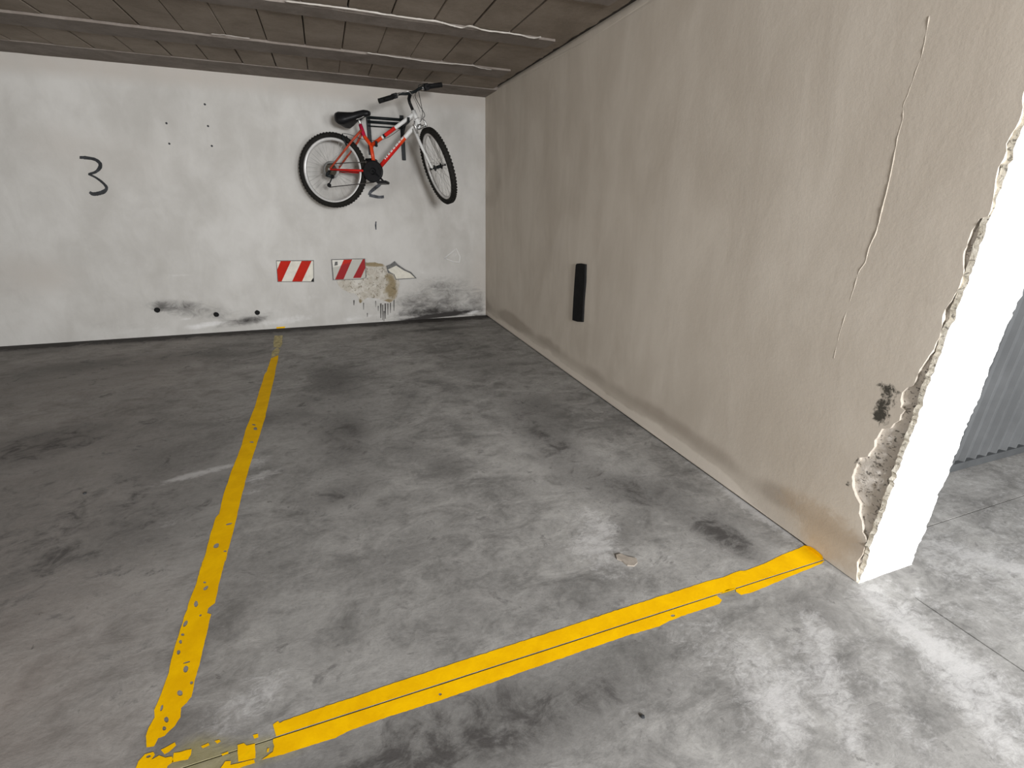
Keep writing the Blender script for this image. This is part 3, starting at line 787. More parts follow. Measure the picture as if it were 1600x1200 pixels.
def beam(name, x0, x1, y0, y1, z, mat, amp=0.004, step=0.06, seed=0.0, dz=0.03):
    """concrete strip with uneven long edges"""
    bm = bmesh.new(); rows_ = []
    n = max(2, int((x1 - x0) / step))
    for i in range(n + 1):
        x = x0 + (x1 - x0) * i / n
        a = y0 + amp * mnoise.noise(Vector((x * 9, seed, 0))); c = y1 + amp * mnoise.noise(Vector((x * 9, seed + 7, 0)))
        zz_ = z + 0.002 * mnoise.noise(Vector((x * 5, seed + 3, 0)))
        rows_.append([bm.verts.new(q) for q in ((x, a, z + dz), (x, a + 0.003, zz_), (x, c - 0.003, zz_), (x, c, z + dz))])
    for p, q in zip(rows_[:-1], rows_[1:]):
        for k in range(3): bm.faces.new((p[k], p[k + 1], q[k + 1], q[k]))
    bm.faces.new(rows_[0]); bm.faces.new(rows_[-1])
    return from_bm(name, bm, mat, ceil)
for i, (y0, y1) in enumerate(jo):
    beam('joist', -3.42, 1.56, y0, y1, H - 0.012, M_JOIST, 0.010, 0.05, i * 3.1, 0.036)
beam('wall_beam', -3.42, W, 5.03, D + 0.02, H - 0.004, M_JOIST, 0.008, 0.05, 44, 0.03)
# plain strip beside the side wall, stopping short of it in a dark ragged gap
bm = bmesh.new(); rows_ = []
for i in range(160):
    y = -0.65 + (5.02 + 0.65) * i / 159
    x1 = 1.658 + 0.014 * mnoise.noise(Vector((y * 7, 0, 0))) + 0.010 * mnoise.noise(Vector((y * 23, 0, 0)))
    z = H + 0.001 + 0.002 * mnoise.noise(Vector((y * 3, 5, 0)))
    rows_.append([bm.verts.new(q) for q in ((1.240, y, H + 0.024), (1.243, y, z), (1.64, y, z), (x1 - 0.006, y, z), (x1, y, H + 0.024))])
for p, q in zip(rows_[:-1], rows_[1:]):
    for k in range(4): bm.faces.new((p[k], p[k + 1], q[k + 1], q[k]))
from_bm('edge_strip', bm, M_BLOCK, ceil)
# pale mortar squeezed out along the near edge of the joists
def squeeze(pxs, zoff, r):
    pth = []
    for q in smooth_path([(*s, 0) for s in pxs], 8):
        c = on_floor(q.x, q.y + 0.7 * mnoise.noise(q * 0.11), H - zoff); pth.append((c.x, c.y, H - zoff))
    rr = [r * (0.75 + 0.6 * abs(mnoise.noise(Vector((i * 0.7, r * 50, 0))))) for i in range(len(pth))]
    tube_obj('mortar_squeeze', pth, rr, M_RIDGE, ceil, 6)
squeeze([(446, 2), (500, 8), (555, 15), (600, 22), (640, 28), (680, 33), (700, 38), (720, 43), (735, 41), (760, 48), (790, 51), (815, 55), (830, 59), (845, 58)], 0.012, 0.0050)
squeeze([(574, 82.5), (600, 86.5), (640, 92), (665, 96), (690, 98.5), (735, 102), (750, 106), (768, 109)], 0.012, 0.0040)
squeeze([(330, 53), (345, 54), (365, 56.5), (390, 60)], 0.012, 0.0022)

# ------------------------------------------------------------------ lane behind and beside the camera
wl = structure(box_obj('wall_left', (-6.2, -6, -2.8, D + 0.05, 0, H + 0.05), M_LANE))
wx = structure(box_obj('wall_lane_end', (6, 6.2, -2.8, 1.3, 0, H + 0.05), M_LANE))
bm = bmesh.new()
for r_ in ((-6.2, 0.40, 0, H + .05), (0.40, 1.40, 0, 1.28), (0.40, 1.40, 2.15, H + .05), (1.40, 2.05, 0, H + .05), (2.05, 3.45, 0, 0.75), (2.05, 3.45, 2.15, H + .05), (3.45, 6.2, 0, H + .05)):  # unseen wall; its two openings are added to frame the rear area lights
    bm_box(bm, r_[0], r_[1], -3.0, -2.8, r_[2], r_[3])
structure(from_bm('wall_rear', bm, M_LANE))
bm = bmesh.new()
bm_box(bm, WT, 6.2, 1.262, 1.45, 2.12, H + 0.05); bm_box(bm, 4.55, 6.2, 1.262, 1.45, 0, 2.12)
structure(from_bm('wall_garage_front', bm, M_LANE))
# corrugated up-and-over garage door in the next bay
dr = structure(empty('door_1', (3.28, 1.245, 0)), 'grey corrugated steel garage door with vertical ribs')
bm = bmesh.new(); prev = None
x = 2.04
prof = []
while x < 4.5:
    prof += [(x, 1.245), (x + 0.056, 1.245), (x + 0.068, 1.224), (x + 0.078, 1.224), (x + 0.090, 1.245)]
    x += 0.094
for (xa, ya) in prof:
    cur = [bm.verts.new((xa, ya, 0.045)), bm.verts.new((xa, ya, 2.10))]
    if prev: bm.faces.new((prev[0], cur[0], cur[1], prev[1]))
    prev = cur
under(from_bm('corrugated_sheet', bm, M_DOOR), dr)
under(box_obj('bottom_rail', (2.03, 4.52, 1.220, 1.26, 0.004, 0.05), M_DOORD, None, 0.003), dr)
for xa in (2.014, 4.51):
    under(box_obj('door_jamb', (xa, xa + 0.03, 1.215, 1.27, 0, 2.12), M_DOORD, None, 0.003), dr)

# ------------------------------------------------------------------ yellow bay lines
def fl(q, z=0.0012): c = on_floor(*q); return Vector((c.x, c.y, z))
def C2(u, v): return (180 + u / 3.4286, 850 + v / 3.4286)
def C3(u, v): return (600 + u / 2.2222, 800 + v / 2.2222)
def C0(u, v): return (u / 3.0, 500 + v / 3.0)
def ell(u, v, a, c, rot=0, k=9, conv=C2):
    r = math.radians(rot); out = []
    for i in range(k):
        t = 2 * math.pi * i / k; w = 1 + 0.35 * mnoise.noise(Vector((u + i * 3.3, v, 0)))
        dx, dy = a * w * math.cos(t), c * w * math.sin(t)
        out.append(conv(u + dx * math.cos(r) - dy * math.sin(r), v + dx * math.sin(r) + dy * math.cos(r)))
    return out
def rough_px(loop, amp=0.9, step=5.0, seed=0):
    return [tuple(q) for q in jitter_loop(loop, step, amp, seed)]
def paint_piece(name, loops, parent, holes=(), amp=0.9, step=5):
    bm = bmesh.new()
    for i, l in enumerate(loops):
        flat_poly(bm, [fl(q) for q in rough_px(l, amp, step, i * 1.7)], [[fl(q) for q in h] for h in (holes if i == 0 else ())])
    for f in bm.faces:
        f.normal_update()
        if f.normal.z < 0: f.normal_flip()
    return from_bm(name, bm, M_YELLOW, parent, recalc=False)
left_edge = [C0(1270, 180), C0(1252, 240), C0(1240, 255), C0(1220, 320), C0(1190, 420), C0(1150, 520), C0(1128, 600), C0(1113, 640), C0(1085, 710), C0(1060, 780), C0(1040, 850), C0(1028, 910), C0(1012, 925), C0(985, 1010), C0(965, 1090), C0(930, 1200)]
left_edge += [C2(470, 90), C2(430, 228), C2(412, 270), C2(390, 330), C2(388, 350), C2(370, 390), C2(355, 440), C2(330, 520), C2(300, 620), C2(288, 690), C2(262, 760), C2(240, 820), C2(210, 890), C2(212, 930), C2(180, 985), C2(165, 1030), C2(168, 1090)]
right_edge = [C2(210, 1086), C2(230, 1042), C2(265, 1030), C2(320, 975), C2(335, 950), C2(350, 930), C2(355, 880), C2(385, 850), C2(410, 820), C2(430, 720), C2(452, 650), C2(485, 500), C2(515, 378), C2(492, 371), C2(500, 346), C2(535, 318), C2(560, 200), C2(612, 0)]
right_edge += [C0(1040, 1200), C0(1070, 1080), C0(1100, 970), C0(1115, 900), C0(1150, 760), C0(1185, 640), C0(1205, 575), C0(1215, 550), C0(1240, 470), C0(1270, 340), C0(1285, 270), C0(1300, 200), C0(1305, 165)]
chips = [ell(540, 15, 15, 8, -10), ell(485, 238, 17, 8, -35), ell(480, 207, 8, 5), ell(434, 322, 11, 17, 10), ell(377, 428, 9, 20, 35), ell(362, 487, 9, 7), ell(350, 525, 8, 10), ell(340, 582, 9, 13, 20),
         ell(378, 672, 13, 19, 20), ell(383, 636, 20, 4, -15), ell(347, 800, 15, 15), ell(275, 942, 12, 15), ell(263, 990, 11, 12), ell(250, 880, 7, 18, 20), ell(457, 384, 8, 5, -30), ell(410, 745, 10, 8, -40),
         ell(1197, 510, 9, 7, 0, 9, C0), ell(1075, 957, 17, 4, -15, 9, C0), ell(1015, 1058, 14, 9, -30, 9, C0), ell(1055, 1085, 8, 4, 0, 8, C0), ell(1180, 573, 10, 3, 0, 8, C0), ell(1190, 492, 10, 3, 10, 8, C0)]
line_a = empty('bay_line', fl(C2(330, 600), 0))
tag(line_a, 'long yellow bay line running up to the white back wall', 'floor marking')
def keep(o, root): o.parent = root; o.matrix_parent_inverse = Matrix.Translation(-root.location); return o
keep(paint_piece('paint_strip', [left_edge + right_edge], None, chips), line_a)
keep(paint_piece('paint_flake', [[C2(105, 1215), C2(125, 1165), C2(160, 1127), C2(205, 1115), C2(214, 1130), C2(195, 1157), C2(235, 1135), C2(270, 1147), C2(305, 1140), C2(312, 1168), C2(280, 1190), C2(265, 1240), C2(95, 1240)]], None,
                 [ell(178, 1140, 14, 6, -20)]), line_a)
keep(paint_piece('paint_flake', [[C2(245, 1105), C2(320, 1064), C2(326, 1080), C2(290, 1115), C2(265, 1128)]], None), line_a)
# the top of that line, daubed onto the foot of the wall
bm = bmesh.new()
q4 = [on_back(432, 511), on_back(446, 510), on_back(445.5, 517), on_back(432.5, 518)]
bm.faces.new([bm.verts.new((q.x, D - 0.0015, max(0.001, q.z))) for q in q4])
M_FADE = plain('faded_yellow_paint', (0.42, 0.36, 0.18), 0.75, 0, 0.35, 30)
keep(from_bm('paint_daub', bm, M_YELLOW, None, recalc=False), line_a)
bm = bmesh.new()
flat_poly(bm, [fl(q) for q in rough_px([(429, 525), (441.5, 524), (441, 537), (438, 543), (427.5, 543), (427, 535)], 0.8, 3)])
for f in bm.faces:
    f.normal_update()
    if f.normal.z < 0: f.normal_flip()
keep(from_bm('faded_paint', bm, M_FADE, None, recalc=False), line_a)
bm = bmesh.new()
flat_poly(bm, [fl(q) for q in rough_px([C0(1272, 178), C0(1308, 158), C0(1312, 140), C0(1300, 128), C0(1275, 150)], 0.8, 3)])
for f in bm.faces:
    f.normal_update()
    if f.normal.z < 0: f.normal_flip()
keep(from_bm('faded_paint', bm, M_FADE, None, recalc=False), line_a)

line_b = empty('bay_line', fl((900, 1000), 0))
tag(line_b, 'yellow bay line split by a floor joint, ending at the side wall', 'floor marking')
def jpx(x, s):            # a point of the joint's lip, given by its place along the joint
    return Vector((x, JY + s * 0.0022, 0.0012))
def strip_b(name, edge, s, x0, x1, holes=()):
    outer = [Vector((on_floor(*q).x, on_floor(*q).y, 0.0012)) for q in rough_px(edge, 0.8, 6, s)[:-1]] if False else None
    pts_ = []
    for a, c in zip(edge[:-1], edge[1:]):
        k = max(1, int(math.hypot(c[0] - a[0], c[1] - a[1]) / 5))
        for j in range(k):
            t = j / k; q = (a[0] + (c[0] - a[0]) * t, a[1] + (c[1] - a[1]) * t)
            w = 0.9 * mnoise.noise(Vector((q[0] * 0.16, q[1] * 0.16, s)))
            pts_.append(fl((q[0], q[1] + w)))
    pts_.append(fl(edge[-1]))
    jn = [jpx(x1 + (x0 - x1) * i / 60, s) + Vector((0, 0.0010 * s * abs(mnoise.noise(Vector((i * 0.9, s, 0)))), 0)) for i in range(61)]
    bm = bmesh.new()
    flat_poly(bm, pts_ + jn, [[fl(q) for q in h] for h in holes])
    for f in bm.faces:
        f.normal_update()
        if f.normal.z < 0: f.normal_flip()
    return keep(from_bm(name, bm, M_YELLOW, None, recalc=False), line_b)
upper = [C2(862, 1030), C2(845, 968), C2(872, 950), C2(882, 960), C2(905, 948), C2(1100, 880), C2(1300, 815), (600, 1073), (690, 1043), (780, 1014), (870, 985), (960, 955), (1035, 931), (1104, 909), (1130, 902), (1156, 892), (1164, 892), (1194, 881), (1222, 867), (1248, 857), (1258, 852)]
x0b = on_floor(*C2(862, 1042)).x
strip_b('paint_strip', upper, 1, x0b, W - 0.006)
lower = [C2(845, 1062), C2(852, 1085), C2(845, 1115), C2(785, 1158), C2(900, 1128), C2(1050, 1080), C2(1180, 1040), C2(1240, 1008), (600, 1122.5), (690, 1094), (780, 1063), (880, 1028), (982, 993), (1030, 979), (1045, 971), (1075, 960), (1124, 944), (1128, 938), (1120, 931), (1136, 922), (1149, 919), (1150, 925), (1158, 930), (1172, 927), (1185, 922), (1230, 903), (1284, 881)]
strip_b('paint_strip', lower, -1, on_floor(*C2(845, 1056)).x, W - 0.004, [ell(1003, 361, 8, 4, 0, 8, C3), ell(195, 634, 6, 4, 0, 8, C3)])
for l in ([C2(655, 1078), C2(690, 1068), C2(705, 1082), C2(750, 1070), C2(752, 1150), C2(660, 1168)], [C2(555, 1215), C2(590, 1166), C2(620, 1164), C2(618, 1186), C2(745, 1155), C2(750, 1175), C2(640, 1210)],
          [C2(460, 1085), C2(500, 1067), C2(506, 1080), C2(470, 1096)], [C2(533, 1057), C2(558, 1049), C2(566, 1060), C2(545, 1073)], [C2(315, 1122), C2(410, 1100), C2(405, 1132), C2(390, 1156), C2(305, 1172)],
          [C2(738, 1025), C2(766, 1018), C2(768, 1038), C2(745, 1045)], [C2(568, 1127), C2(605, 1113), C2(607, 1124), C2(575, 1137)], [C2(815, 1098), C2(826, 1094), C2(822, 1116), C2(812, 1118)]):
    keep(paint_piece('paint_flake', [l], None, (), 0.8, 4), line_b)
# the daub of the same paint on the foot of the side wall
db = [(1256, 857), (1266, 853), (1272, 856), (1280, 862), (1286, 868), (1286, 880), (1279, 878), (1268, 868)]
lp = [Vector((on_right(*q).y, max(0.0005, on_right(*q).z))) for q in db]
o = slab_from_outline('paint_daub', lp, lambda p: (W - 0.0042, p[0], p[1]), (0, 0, 0), M_YELLOW)
keep(o, line_b)

# flat chip of debris and specks on the floor
M_TAN = plain('tan_chip', (0.30, 0.265, 0.225), 0.85, 0, 0.15, 40)
ch = [C3(805, 152), C3(822, 148), C3(845, 158), C3(876, 164), C3(880, 178), C3(868, 190), C3(845, 188), C3(825, 172), C3(808, 165)]
cl = [Vector((on_floor(*q).x, on_floor(*q).y)) for q in ch]
o = slab_from_outline('mortar_chip', cl, lambda p: (p[0], p[1], 0.006), (0, 0, -0.006), M_TAN)
tag(o, 'flat tan chip of mortar lying on the dark bay floor', 'debris')
def crumb(px, py, r, label):
    c = on_floor(px, py); bm = bmesh.new()
    bmesh.ops.create_icosphere(bm, subdivisions=2, radius=r)
    for v in bm.verts:
        v.co *= 1 + 0.45 * mnoise.noise(v.co * (1.5 / r) + Vector((px, 0, 0)))
        v.co.z *= 0.55
    zmin = min(v.co.z for v in bm.verts)
    o = from_bm('dirt_crumb', bm, M_MARK); o.location = (c.x, c.y, -zmin)
    tag(o, label, 'debris')
crumb(1004, 1121, 0.006, 'tiny black crumb of dirt in front of the joint line')
crumb(133, 772, 0.007, 'dark crumb of dirt on the floor left of the long yellow line')

# ------------------------------------------------------------------ bicycle
BK_LOC = Vector((0.1265, 5.1748, 1.5336)); BK_ROT = (-0.1018, -0.044, -0.4606)
STEER, HA = -1.0494, math.radians(68.3557)
FA = Vector((1.0382, 0, 0)); AX = Vector((-math.cos(HA), 0, math.sin(HA))); PR = Vector((math.sin(HA), 0, math.cos(HA)))
CR = FA - 0.04 * PR + 0.3986 * AX
TT = CR + 0.11 * AX
BAR = CR + 0.2225 * AX + PR * 0.1161
SR = Matrix.Rotation(STEER, 3, AX)
def S(v): return CR + SR @ (Vector(v) - CR)
bike = empty('bicycle', BK_LOC); bike.rotation_euler = BK_ROT
tag(bike, 'red and white step-through mountain bicycle hanging on the wall rack', 'bicycle')
def V3(x, z, y=0.0): return Vector((x, y, z))
BBP = V3(0.412, -0.028)
# frame
def seg_tube(name, a, c, stops, r, mats):
    """straight tube whose paint changes at the given fractions"""
    path = []; mi = []
    for i, t in enumerate(stops): path.append(a + (c - a) * t)
    for i in range(len(stops) - 1): mi.append(i)
    bm = bmesh.new(); bm_tube(bm, path, r, 12, True, mi)
    return from_bm(name, bm, mats, bike)
seg_tube('head_tube', CR - AX * 0.004, TT + AX * 0.012, [0, 1], 0.021, [M_WFRAME])
seg_tube('top_tube', V3(0.808, 0.440), V3(0.392, 0.200), [0, .42, .66, .70, .735, 1], 0.0165, [M_WFRAME, M_RED, M_STEELB, M_WFRAME, M_ORANGE])
dt = seg_tube('down_tube', V3(0.842, 0.372), V3(0.425, -0.016), [0, .30, .42, .62, 1], 0.0195, [M_WFRAME, M_ORANGE, M_RED, M_RED])
# worn pale lettering band along the upper side of the down tube
a, c = V3(0.842, 0.372), V3(0.425, -0.016)
dirv = (c - a).normalized(); upn = Vector((dirv.z, 0, -dirv.x)); upn = upn if upn.z > 0 else -upn
bm = bmesh.new()
for t0, t1 in [(0.31, .37), (.385, .43), (.44, .50), (.515, .56), (.575, .62), (.64, .68), (.70, .73), (.745, .765)]:
    w = 0.75
    for k in range(2):
        pass
    n_ = 3
    ra = []
    for t in (t0, t1):
        q = a + (c - a) * t
        ring = []
        for j in range(n_ + 1):
            ang = math.radians(-5 + 62 * j / n_)
            ring.append(bm.verts.new(q + (upn * math.sin(ang) + Vector((0, -1, 0)) * math.cos(ang)) * 0.0203))
        ra.append(ring)
    for j in range(n_): bm.faces.new((ra[0][j], ra[0][j + 1], ra[1][j + 1], ra[1][j]))
dec = from_bm('worn_decal', bm, M_WFRAME, dt)
stp = [BBP, V3(.392, .20), V3(.337, .278), V3(.322, .325), V3(.307, .380)]
bm = bmesh.new(); bm_tube(bm, stp, [.0165, .0165, .017, .0185, .0165], 12, True, [0, 0, 1, 1])
from_bm('seat_tube', bm, [M_ORANGE, M_CRIM], bike)
tube_obj('seat_post', [V3(.312, .365), V3(.292, .455)], .0125, M_SILVER, bike)
for s in (-1, 1):
    tube_obj('seat_stay', [V3(.322, .330, s * .016), V3(.245, .245, s * .05), V3(0.0, 0.0, s * .066)], [.011, .010, .008], M_STAY if s > 0 else M_STAY, bike, 8)
    tube_obj('chain_stay', [BBP + Vector((-.01, s * .03, 0)), V3(.30, -.018, s * .055), V3(0, 0, s * .066)], [.012, .011, .009], M_RED, bike, 8)
bm = bmesh.new(); bm_tube(bm, [BBP + Vector((0, -.036, 0)), BBP + Vector((0, .036, 0))], .022, 14)
from_bm('bottom_bracket', bm, M_STEELB, bike)
# fork, turned with the steering
fk = empty('fork', (0, 0, 0)); fk.parent = bike
bm = bmesh.new(); bm_tube(bm, [S(CR - AX * .002), S(CR - AX * .03)], .022, 12); bm_tube(bm, [S(CR - AX * .028 + Vector((0, -.062, 0))), S(CR - AX * .024), S(CR - AX * .028 + Vector((0, .062, 0)))], [.013, .018, .013], 10)
from_bm('fork_crown', bm, M_SILVER, fk)
for s in (-1, 1):
    yo = Vector((0, s * .058, 0))
    tube_obj('fork_leg', [S(CR - AX * .02 + yo), S(CR - AX * .20 + PR * .006 + yo), S(FA + AX * .06 - PR * .006 + yo), S(FA + yo)], [.015, .013, .010, .007], M_WFRAME, fk, 10)
# wheels
def ring_lathe(bm, prof, T, seg=72):
    rows_ = []
    for i in range(seg):
        a_ = 2 * math.pi * i / seg
        rows_.append([bm.verts.new(T(Vector((r * math.cos(a_), y, r * math.sin(a_))))) for r, y in prof])
    n_ = len(prof)
    for i in range(seg):
        p_, q_ = rows_[i], rows_[(i + 1) % seg]
        for k in range(n_):
            f = bm.faces.new((p_[k], p_[(k + 1) % n_], q_[(k + 1) % n_], q_[k])); f.smooth = True
def wheel(name, T, rear):
    w = empty(name, (0, 0, 0)); w.parent = bike
    RC_, RT_ = 0.303, 0.0255
    bm = bmesh.new()
    ring_lathe(bm, [(RC_ + RT_ * 0.95 * math.cos(t), RT_ * math.sin(t)) for t in [2 * math.pi * k / 14 for k in range(14)]], T)
    for i in range(66):
        for y, off in ((-.013, 0), (.013, .5), (-.0225, .5), (.0225, 0)):
            a_ = 2 * math.pi * (i + off) / 66
            r0 = RC_ + math.sqrt(max(0, RT_ ** 2 - y * y)) * .95 - .003
            er = Vector((math.cos(a_), 0, math.sin(a_))); et = Vector((-math.sin(a_), 0, math.cos(a_)))
            vs_ = []
            for dr_ in (0, .0065):
                for dt_, dy in ((-.008, -.005), (.008, -.005), (.008, .005), (-.008, .005)):
                    vs_.append(bm.verts.new(T(er * (r0 + dr_) + et * dt_ + Vector((0, y + dy, 0)))))
            for f in ((4, 5, 6, 7), (0, 1, 5, 4), (1, 2, 6, 5), (2, 3, 7, 6), (3, 0, 4, 7)): bm.faces.new([vs_[k] for k in f])
    from_bm('tyre', bm, M_TIRE, w)
    bm = bmesh.new()
    ring_lathe(bm, [(.284, -.0125), (.284, .0125), (.272, .0125), (.260, .007), (.260, -.007), (.272, -.0125)], T)
    from_bm('rim', bm, M_RIM, w)
    bm = bmesh.new()
    for i in range(36):
        a_ = 2 * math.pi * i / 36; s = 1 if i % 2 else -1
        b_ = a_ + (0.55 if (i // 2) % 2 else -0.55)
        bm_tube(bm, [T(Vector((.022 * math.cos(b_), s * .030, .022 * math.sin(b_)))), T(Vector((.262 * math.cos(a_), s * .004, .262 * math.sin(a_))))], .0011, 4, False)
    from_bm('spokes', bm, M_SPOKE, w)
    bm = bmesh.new()
    bm_tube(bm, [T(Vector((0, y, 0))) for y in (-.036, -.030, -.026, .026, .030, .036)], [.026, .026, .014, .014, .026, .026], 14)
    bm_tube(bm, [T(Vector((0, -.078, 0))), T(Vector((0, .078, 0)))], .006, 8)
    for s in (-1, 1): bm_tube(bm, [T(Vector((0, s * .066, 0))), T(Vector((0, s * .078, 0)))], .010, 6)
    from_bm('hub', bm, M_STEELB if not rear else M_SILVER, w)
    return w
rw = wheel('rear_wheel', lambda v: v, True)
wheel('front_wheel', lambda v: S(FA + v), False)
bm = bmesh.new()
for k, r in enumerate((.056, .050, .044, .038, .033, .028)):
    bm_tube(bm, [Vector((0, -.036 - k * .0042, 0)), Vector((0, -.0385 - k * .0042, 0))], r, 26)
from_bm('sprocket_stack', bm, plain('oily_steel', (0.10, 0.085, 0.065), 0.45, 0.6, 0.3, 60), rw)
bm = bmesh.new(); ring_lathe(bm, [(.078, -.034), (.078, -.032), (.03, -.030), (.03, -.032)], lambda v: v, 40)
from_bm('spoke_guard', bm, M_GUARD, rw)
# crankset
ck = empty('crankset', (0, 0, 0)); ck.parent = bike
bm = bmesh.new(); bm_tube(bm, [BBP + Vector((0, y, 0)) for y in (-.046, -.050, -.060, -.063)], [.088, .094, .094, .084], 36)
bm_tube(bm, [BBP + Vector((0, -.062, 0)), BBP + Vector((0, -.078, 0))], [.030, .022], 16)
from_bm('chain_guard', bm, M_PLASTIC, ck)
for k in range(5):
    a_ = 2 * math.pi * k / 5 + .4
    q = BBP + Vector((.055 * math.cos(a_), -.063, .055 * math.sin(a_)))
    tube_obj('chainring_bolt', [q, q + Vector((0, -.004, 0))], .007, M_STEELB, ck, 8)
ce = V3(.535, -.142, -.088)
tube_obj('crank_arm', [BBP + Vector((0, -.074, 0)), BBP.lerp(ce, .5) + Vector((0, -.006, 0)), ce], [(.015, .010), (.012, .009), (.013, .009)], M_PLASTIC, ck, 10)
ce2 = V3(.324, .104, .088)
tube_obj('crank_arm', [BBP + Vector((0, .04, 0)), ce2], [(.015, .010), (.013, .009)], M_PLASTIC, ck, 10)
def pedal(c, s):
    p = empty('pedal', (0, 0, 0)); p.parent = ck
    bm = bmesh.new()
    y0, y1 = sorted((c.y + s * .018, c.y + s * .115))
    bm_box(bm, c.x - .046, c.x + .046, y0, y1, c.z - .012, c.z + .012)
    bmesh.ops.bevel(bm, geom=bm.edges[:], offset=.006, segments=2, affect='EDGES')
    from_bm('pedal_body', bm, M_PLASTIC, ck)
    bpy.data.objects.remove(p)
pedal(ce, -1); pedal(ce2, 1)
tube_obj('pedal_axle', [ce, ce + Vector((0, -.03, 0))], .007, M_SILVER, ck, 8)
tube_obj('pedal_axle', [ce2, ce2 + Vector((0, .03, 0))], .007, M_SILVER, ck, 8)
# derailleur and chain
de = empty('rear_derailleur', (0, 0, 0)); de.parent = bike
bm = bmesh.new(); bm_tube(bm, [V3(.004, -.012, -.072), V3(-.018, -.042, -.080), V3(-.035, -.052, -.078), V3(.018, -.062, -.074)], [.009, .015, .010, .013], 10)
from_bm('derailleur_body', bm, M_STEELB, de)
tube_obj('derailleur_cage', [V3(.02, -.06, -.073), V3(.012, -.085, -.072), V3(-.022, -.132, -.066)], [.005, .006, .005], M_STEELB, de, 8)
for q, r in ((V3(.02, -.062, -.064), .018), (V3(-.022, -.135, -.062), .019)):
    bm = bmesh.new(); bm_tube(bm, [q + Vector((0, -.004, 0)), q + Vector((0, .004, 0))], r, 16); from_bm('jockey_wheel', bm, M_PLASTIC, de)
M_CHAIN = plain('dark_chain_steel', (0.045, 0.04, 0.035), 0.5, 0.5, 0.3, 80)
tube_obj('chain', [V3(-.02, .046, -.054), V3(.0, .050, -.054), V3(.41, .056, -.050)], [(.003, .0042)] * 3, M_CHAIN, bike, 6)
tube_obj('chain', [V3(-.022, -.153, -.062), V3(.0, -.151, -.061), V3(.41, -.122, -.050)], [(.003, .0042)] * 3, M_CHAIN, bike, 6)
# saddle
bm = bmesh.new(); prev = None
secs = [(.096, .040, .470, .040), (.104, .084, .482, .090), (.130, .106, .488, .112), (.170, .108, .484, .112), (.215, .088, .480, .094), (.260, .058, .480, .074), (.310, .042, .490, .062), (.355, .036, .496, .056), (.392, .029, .490, .046), (.408, .016, .482, .026)]
for x, hw, zt, th in secs:
    ring = []
    for k in range(16):
        a_ = 2 * math.pi * k / 16
        cx, sx = math.cos(a_), math.sin(a_)
        yy = hw * math.copysign(abs(cx) ** .75, cx)
        zz_ = zt - th / 2 + th / 2 * math.copysign(abs(sx) ** .7, sx) - 0.018 * (yy / .095) ** 2
        ring.append(bm.verts.new((x, yy, zz_)))
    if prev:
        for k in range(16):
            f = bm.faces.new((prev[k], prev[(k + 1) % 16], ring[(k + 1) % 16], ring[k])); f.smooth = True
    else: bm.faces.new(ring)
    prev = ring
bm.faces.new(prev)
sd = from_bm('saddle', bm, M_PLASTIC, bike)
for s in (-1, 1):
    tube_obj('saddle_rail', smooth_path([(.14, s * .03, .425), (.20, s * .022, .418), (.30, s * .022, .420), (.37, s * .012, .450)], 4), .0035, M_SILVER, sd, 6)
bm = bmesh.new(); bm_tube(bm, [V3(.268, .428), V3(.32, .432)], [.02, .02], 10); from_bm('saddle_clamp', bm, M_STEELB, sd)
# stem, bar, grips, levers
tube_obj('stem', [TT + AX * .008, S(TT + AX * .085), S(TT + AX * .108 + PR * .02), S(BAR)], [.0135, .0135, .015, .0155], M_PLASTIC, bike, 10)
def barp(s, d, pr=0.0, ax=0.0): return S(BAR + Vector((0, s * d, 0)) + PR * pr + AX * ax)
bp = [barp(-1, .294, .012, -.004), barp(-1, .17, .008, .0), barp(-1, .09, -.002, -.012), barp(-1, .03, 0, -.004), barp(1, .03, 0, -.004), barp(1, .09, -.002, .0), barp(1, .15, .006, .012), barp(1, .294, .012, -.004)]
bp = [barp(-1, .294, .012, -.006), barp(-1, .16, .006, .0), barp(-1, .10, .0, .012), barp(-1, .04, 0, .0), barp(0, 0), barp(1, .04, 0, .0), barp(1, .10, .0, .016), barp(1, .16, .006, .012), barp(1, .294, .012, -.006)]
tube_obj('handlebar', smooth_path(bp, 5), .0112, M_STEELB, bike, 10)
for s in (-1, 1):
    g0, g1 = barp(s, .172, .0065, .0), barp(s, .298, .012, -.006)
    if s > 0: g0 = barp(s, .172, .0065, .010)
    bm = bmesh.new()
    n_ = 22
    bm_tube(bm, [g0.lerp(g1, i / n_) for i in range(n_ + 1)], [.0205 if i % 2 else .0185 for i in range(n_)] + [.021], 12)
    from_bm('grip', bm, M_BLACK, bike)
    h0 = barp(s, .150, .007, .004 if s < 0 else .010)
    bulk = 1.0 if s < 0 else 1.35
    bm = bmesh.new()
    bm_tube(bm, [h0 + SR @ Vector((0, -.022 * s, 0)), h0 + SR @ Vector((0, .022 * s, 0))], [.021 * bulk, .021 * bulk], 12)
    bm_tube(bm, [h0, h0 + SR @ (PR * .034 - AX * .014)], [.019 * bulk, .017 * bulk], 10)
    from_bm('shifter', bm, M_PLASTIC, bike)
    bm = bmesh.new()
    bm_tube(bm, smooth_path([h0 + SR @ (PR * .026 - AX * .012), h0 + SR @ (PR * .050 - AX * .020 + Vector((0, s * .03, 0))), h0 + SR @ (PR * .056 - AX * .028 + Vector((0, s * .11, 0)))], 4), [(.009, .006)] * 9, 8)
    from_bm('brake_lever', bm, M_PLASTIC, bike)
for s, d in ((1, .115), (-1, .115)):
    q = barp(s, d, .002, .010); r = barp(s, d + .016, .002, .010)
    bm = bmesh.new(); bm_tube(bm, [q, r], .0145, 10); from_bm('clamp_ring', bm, M_SILVER, bike)
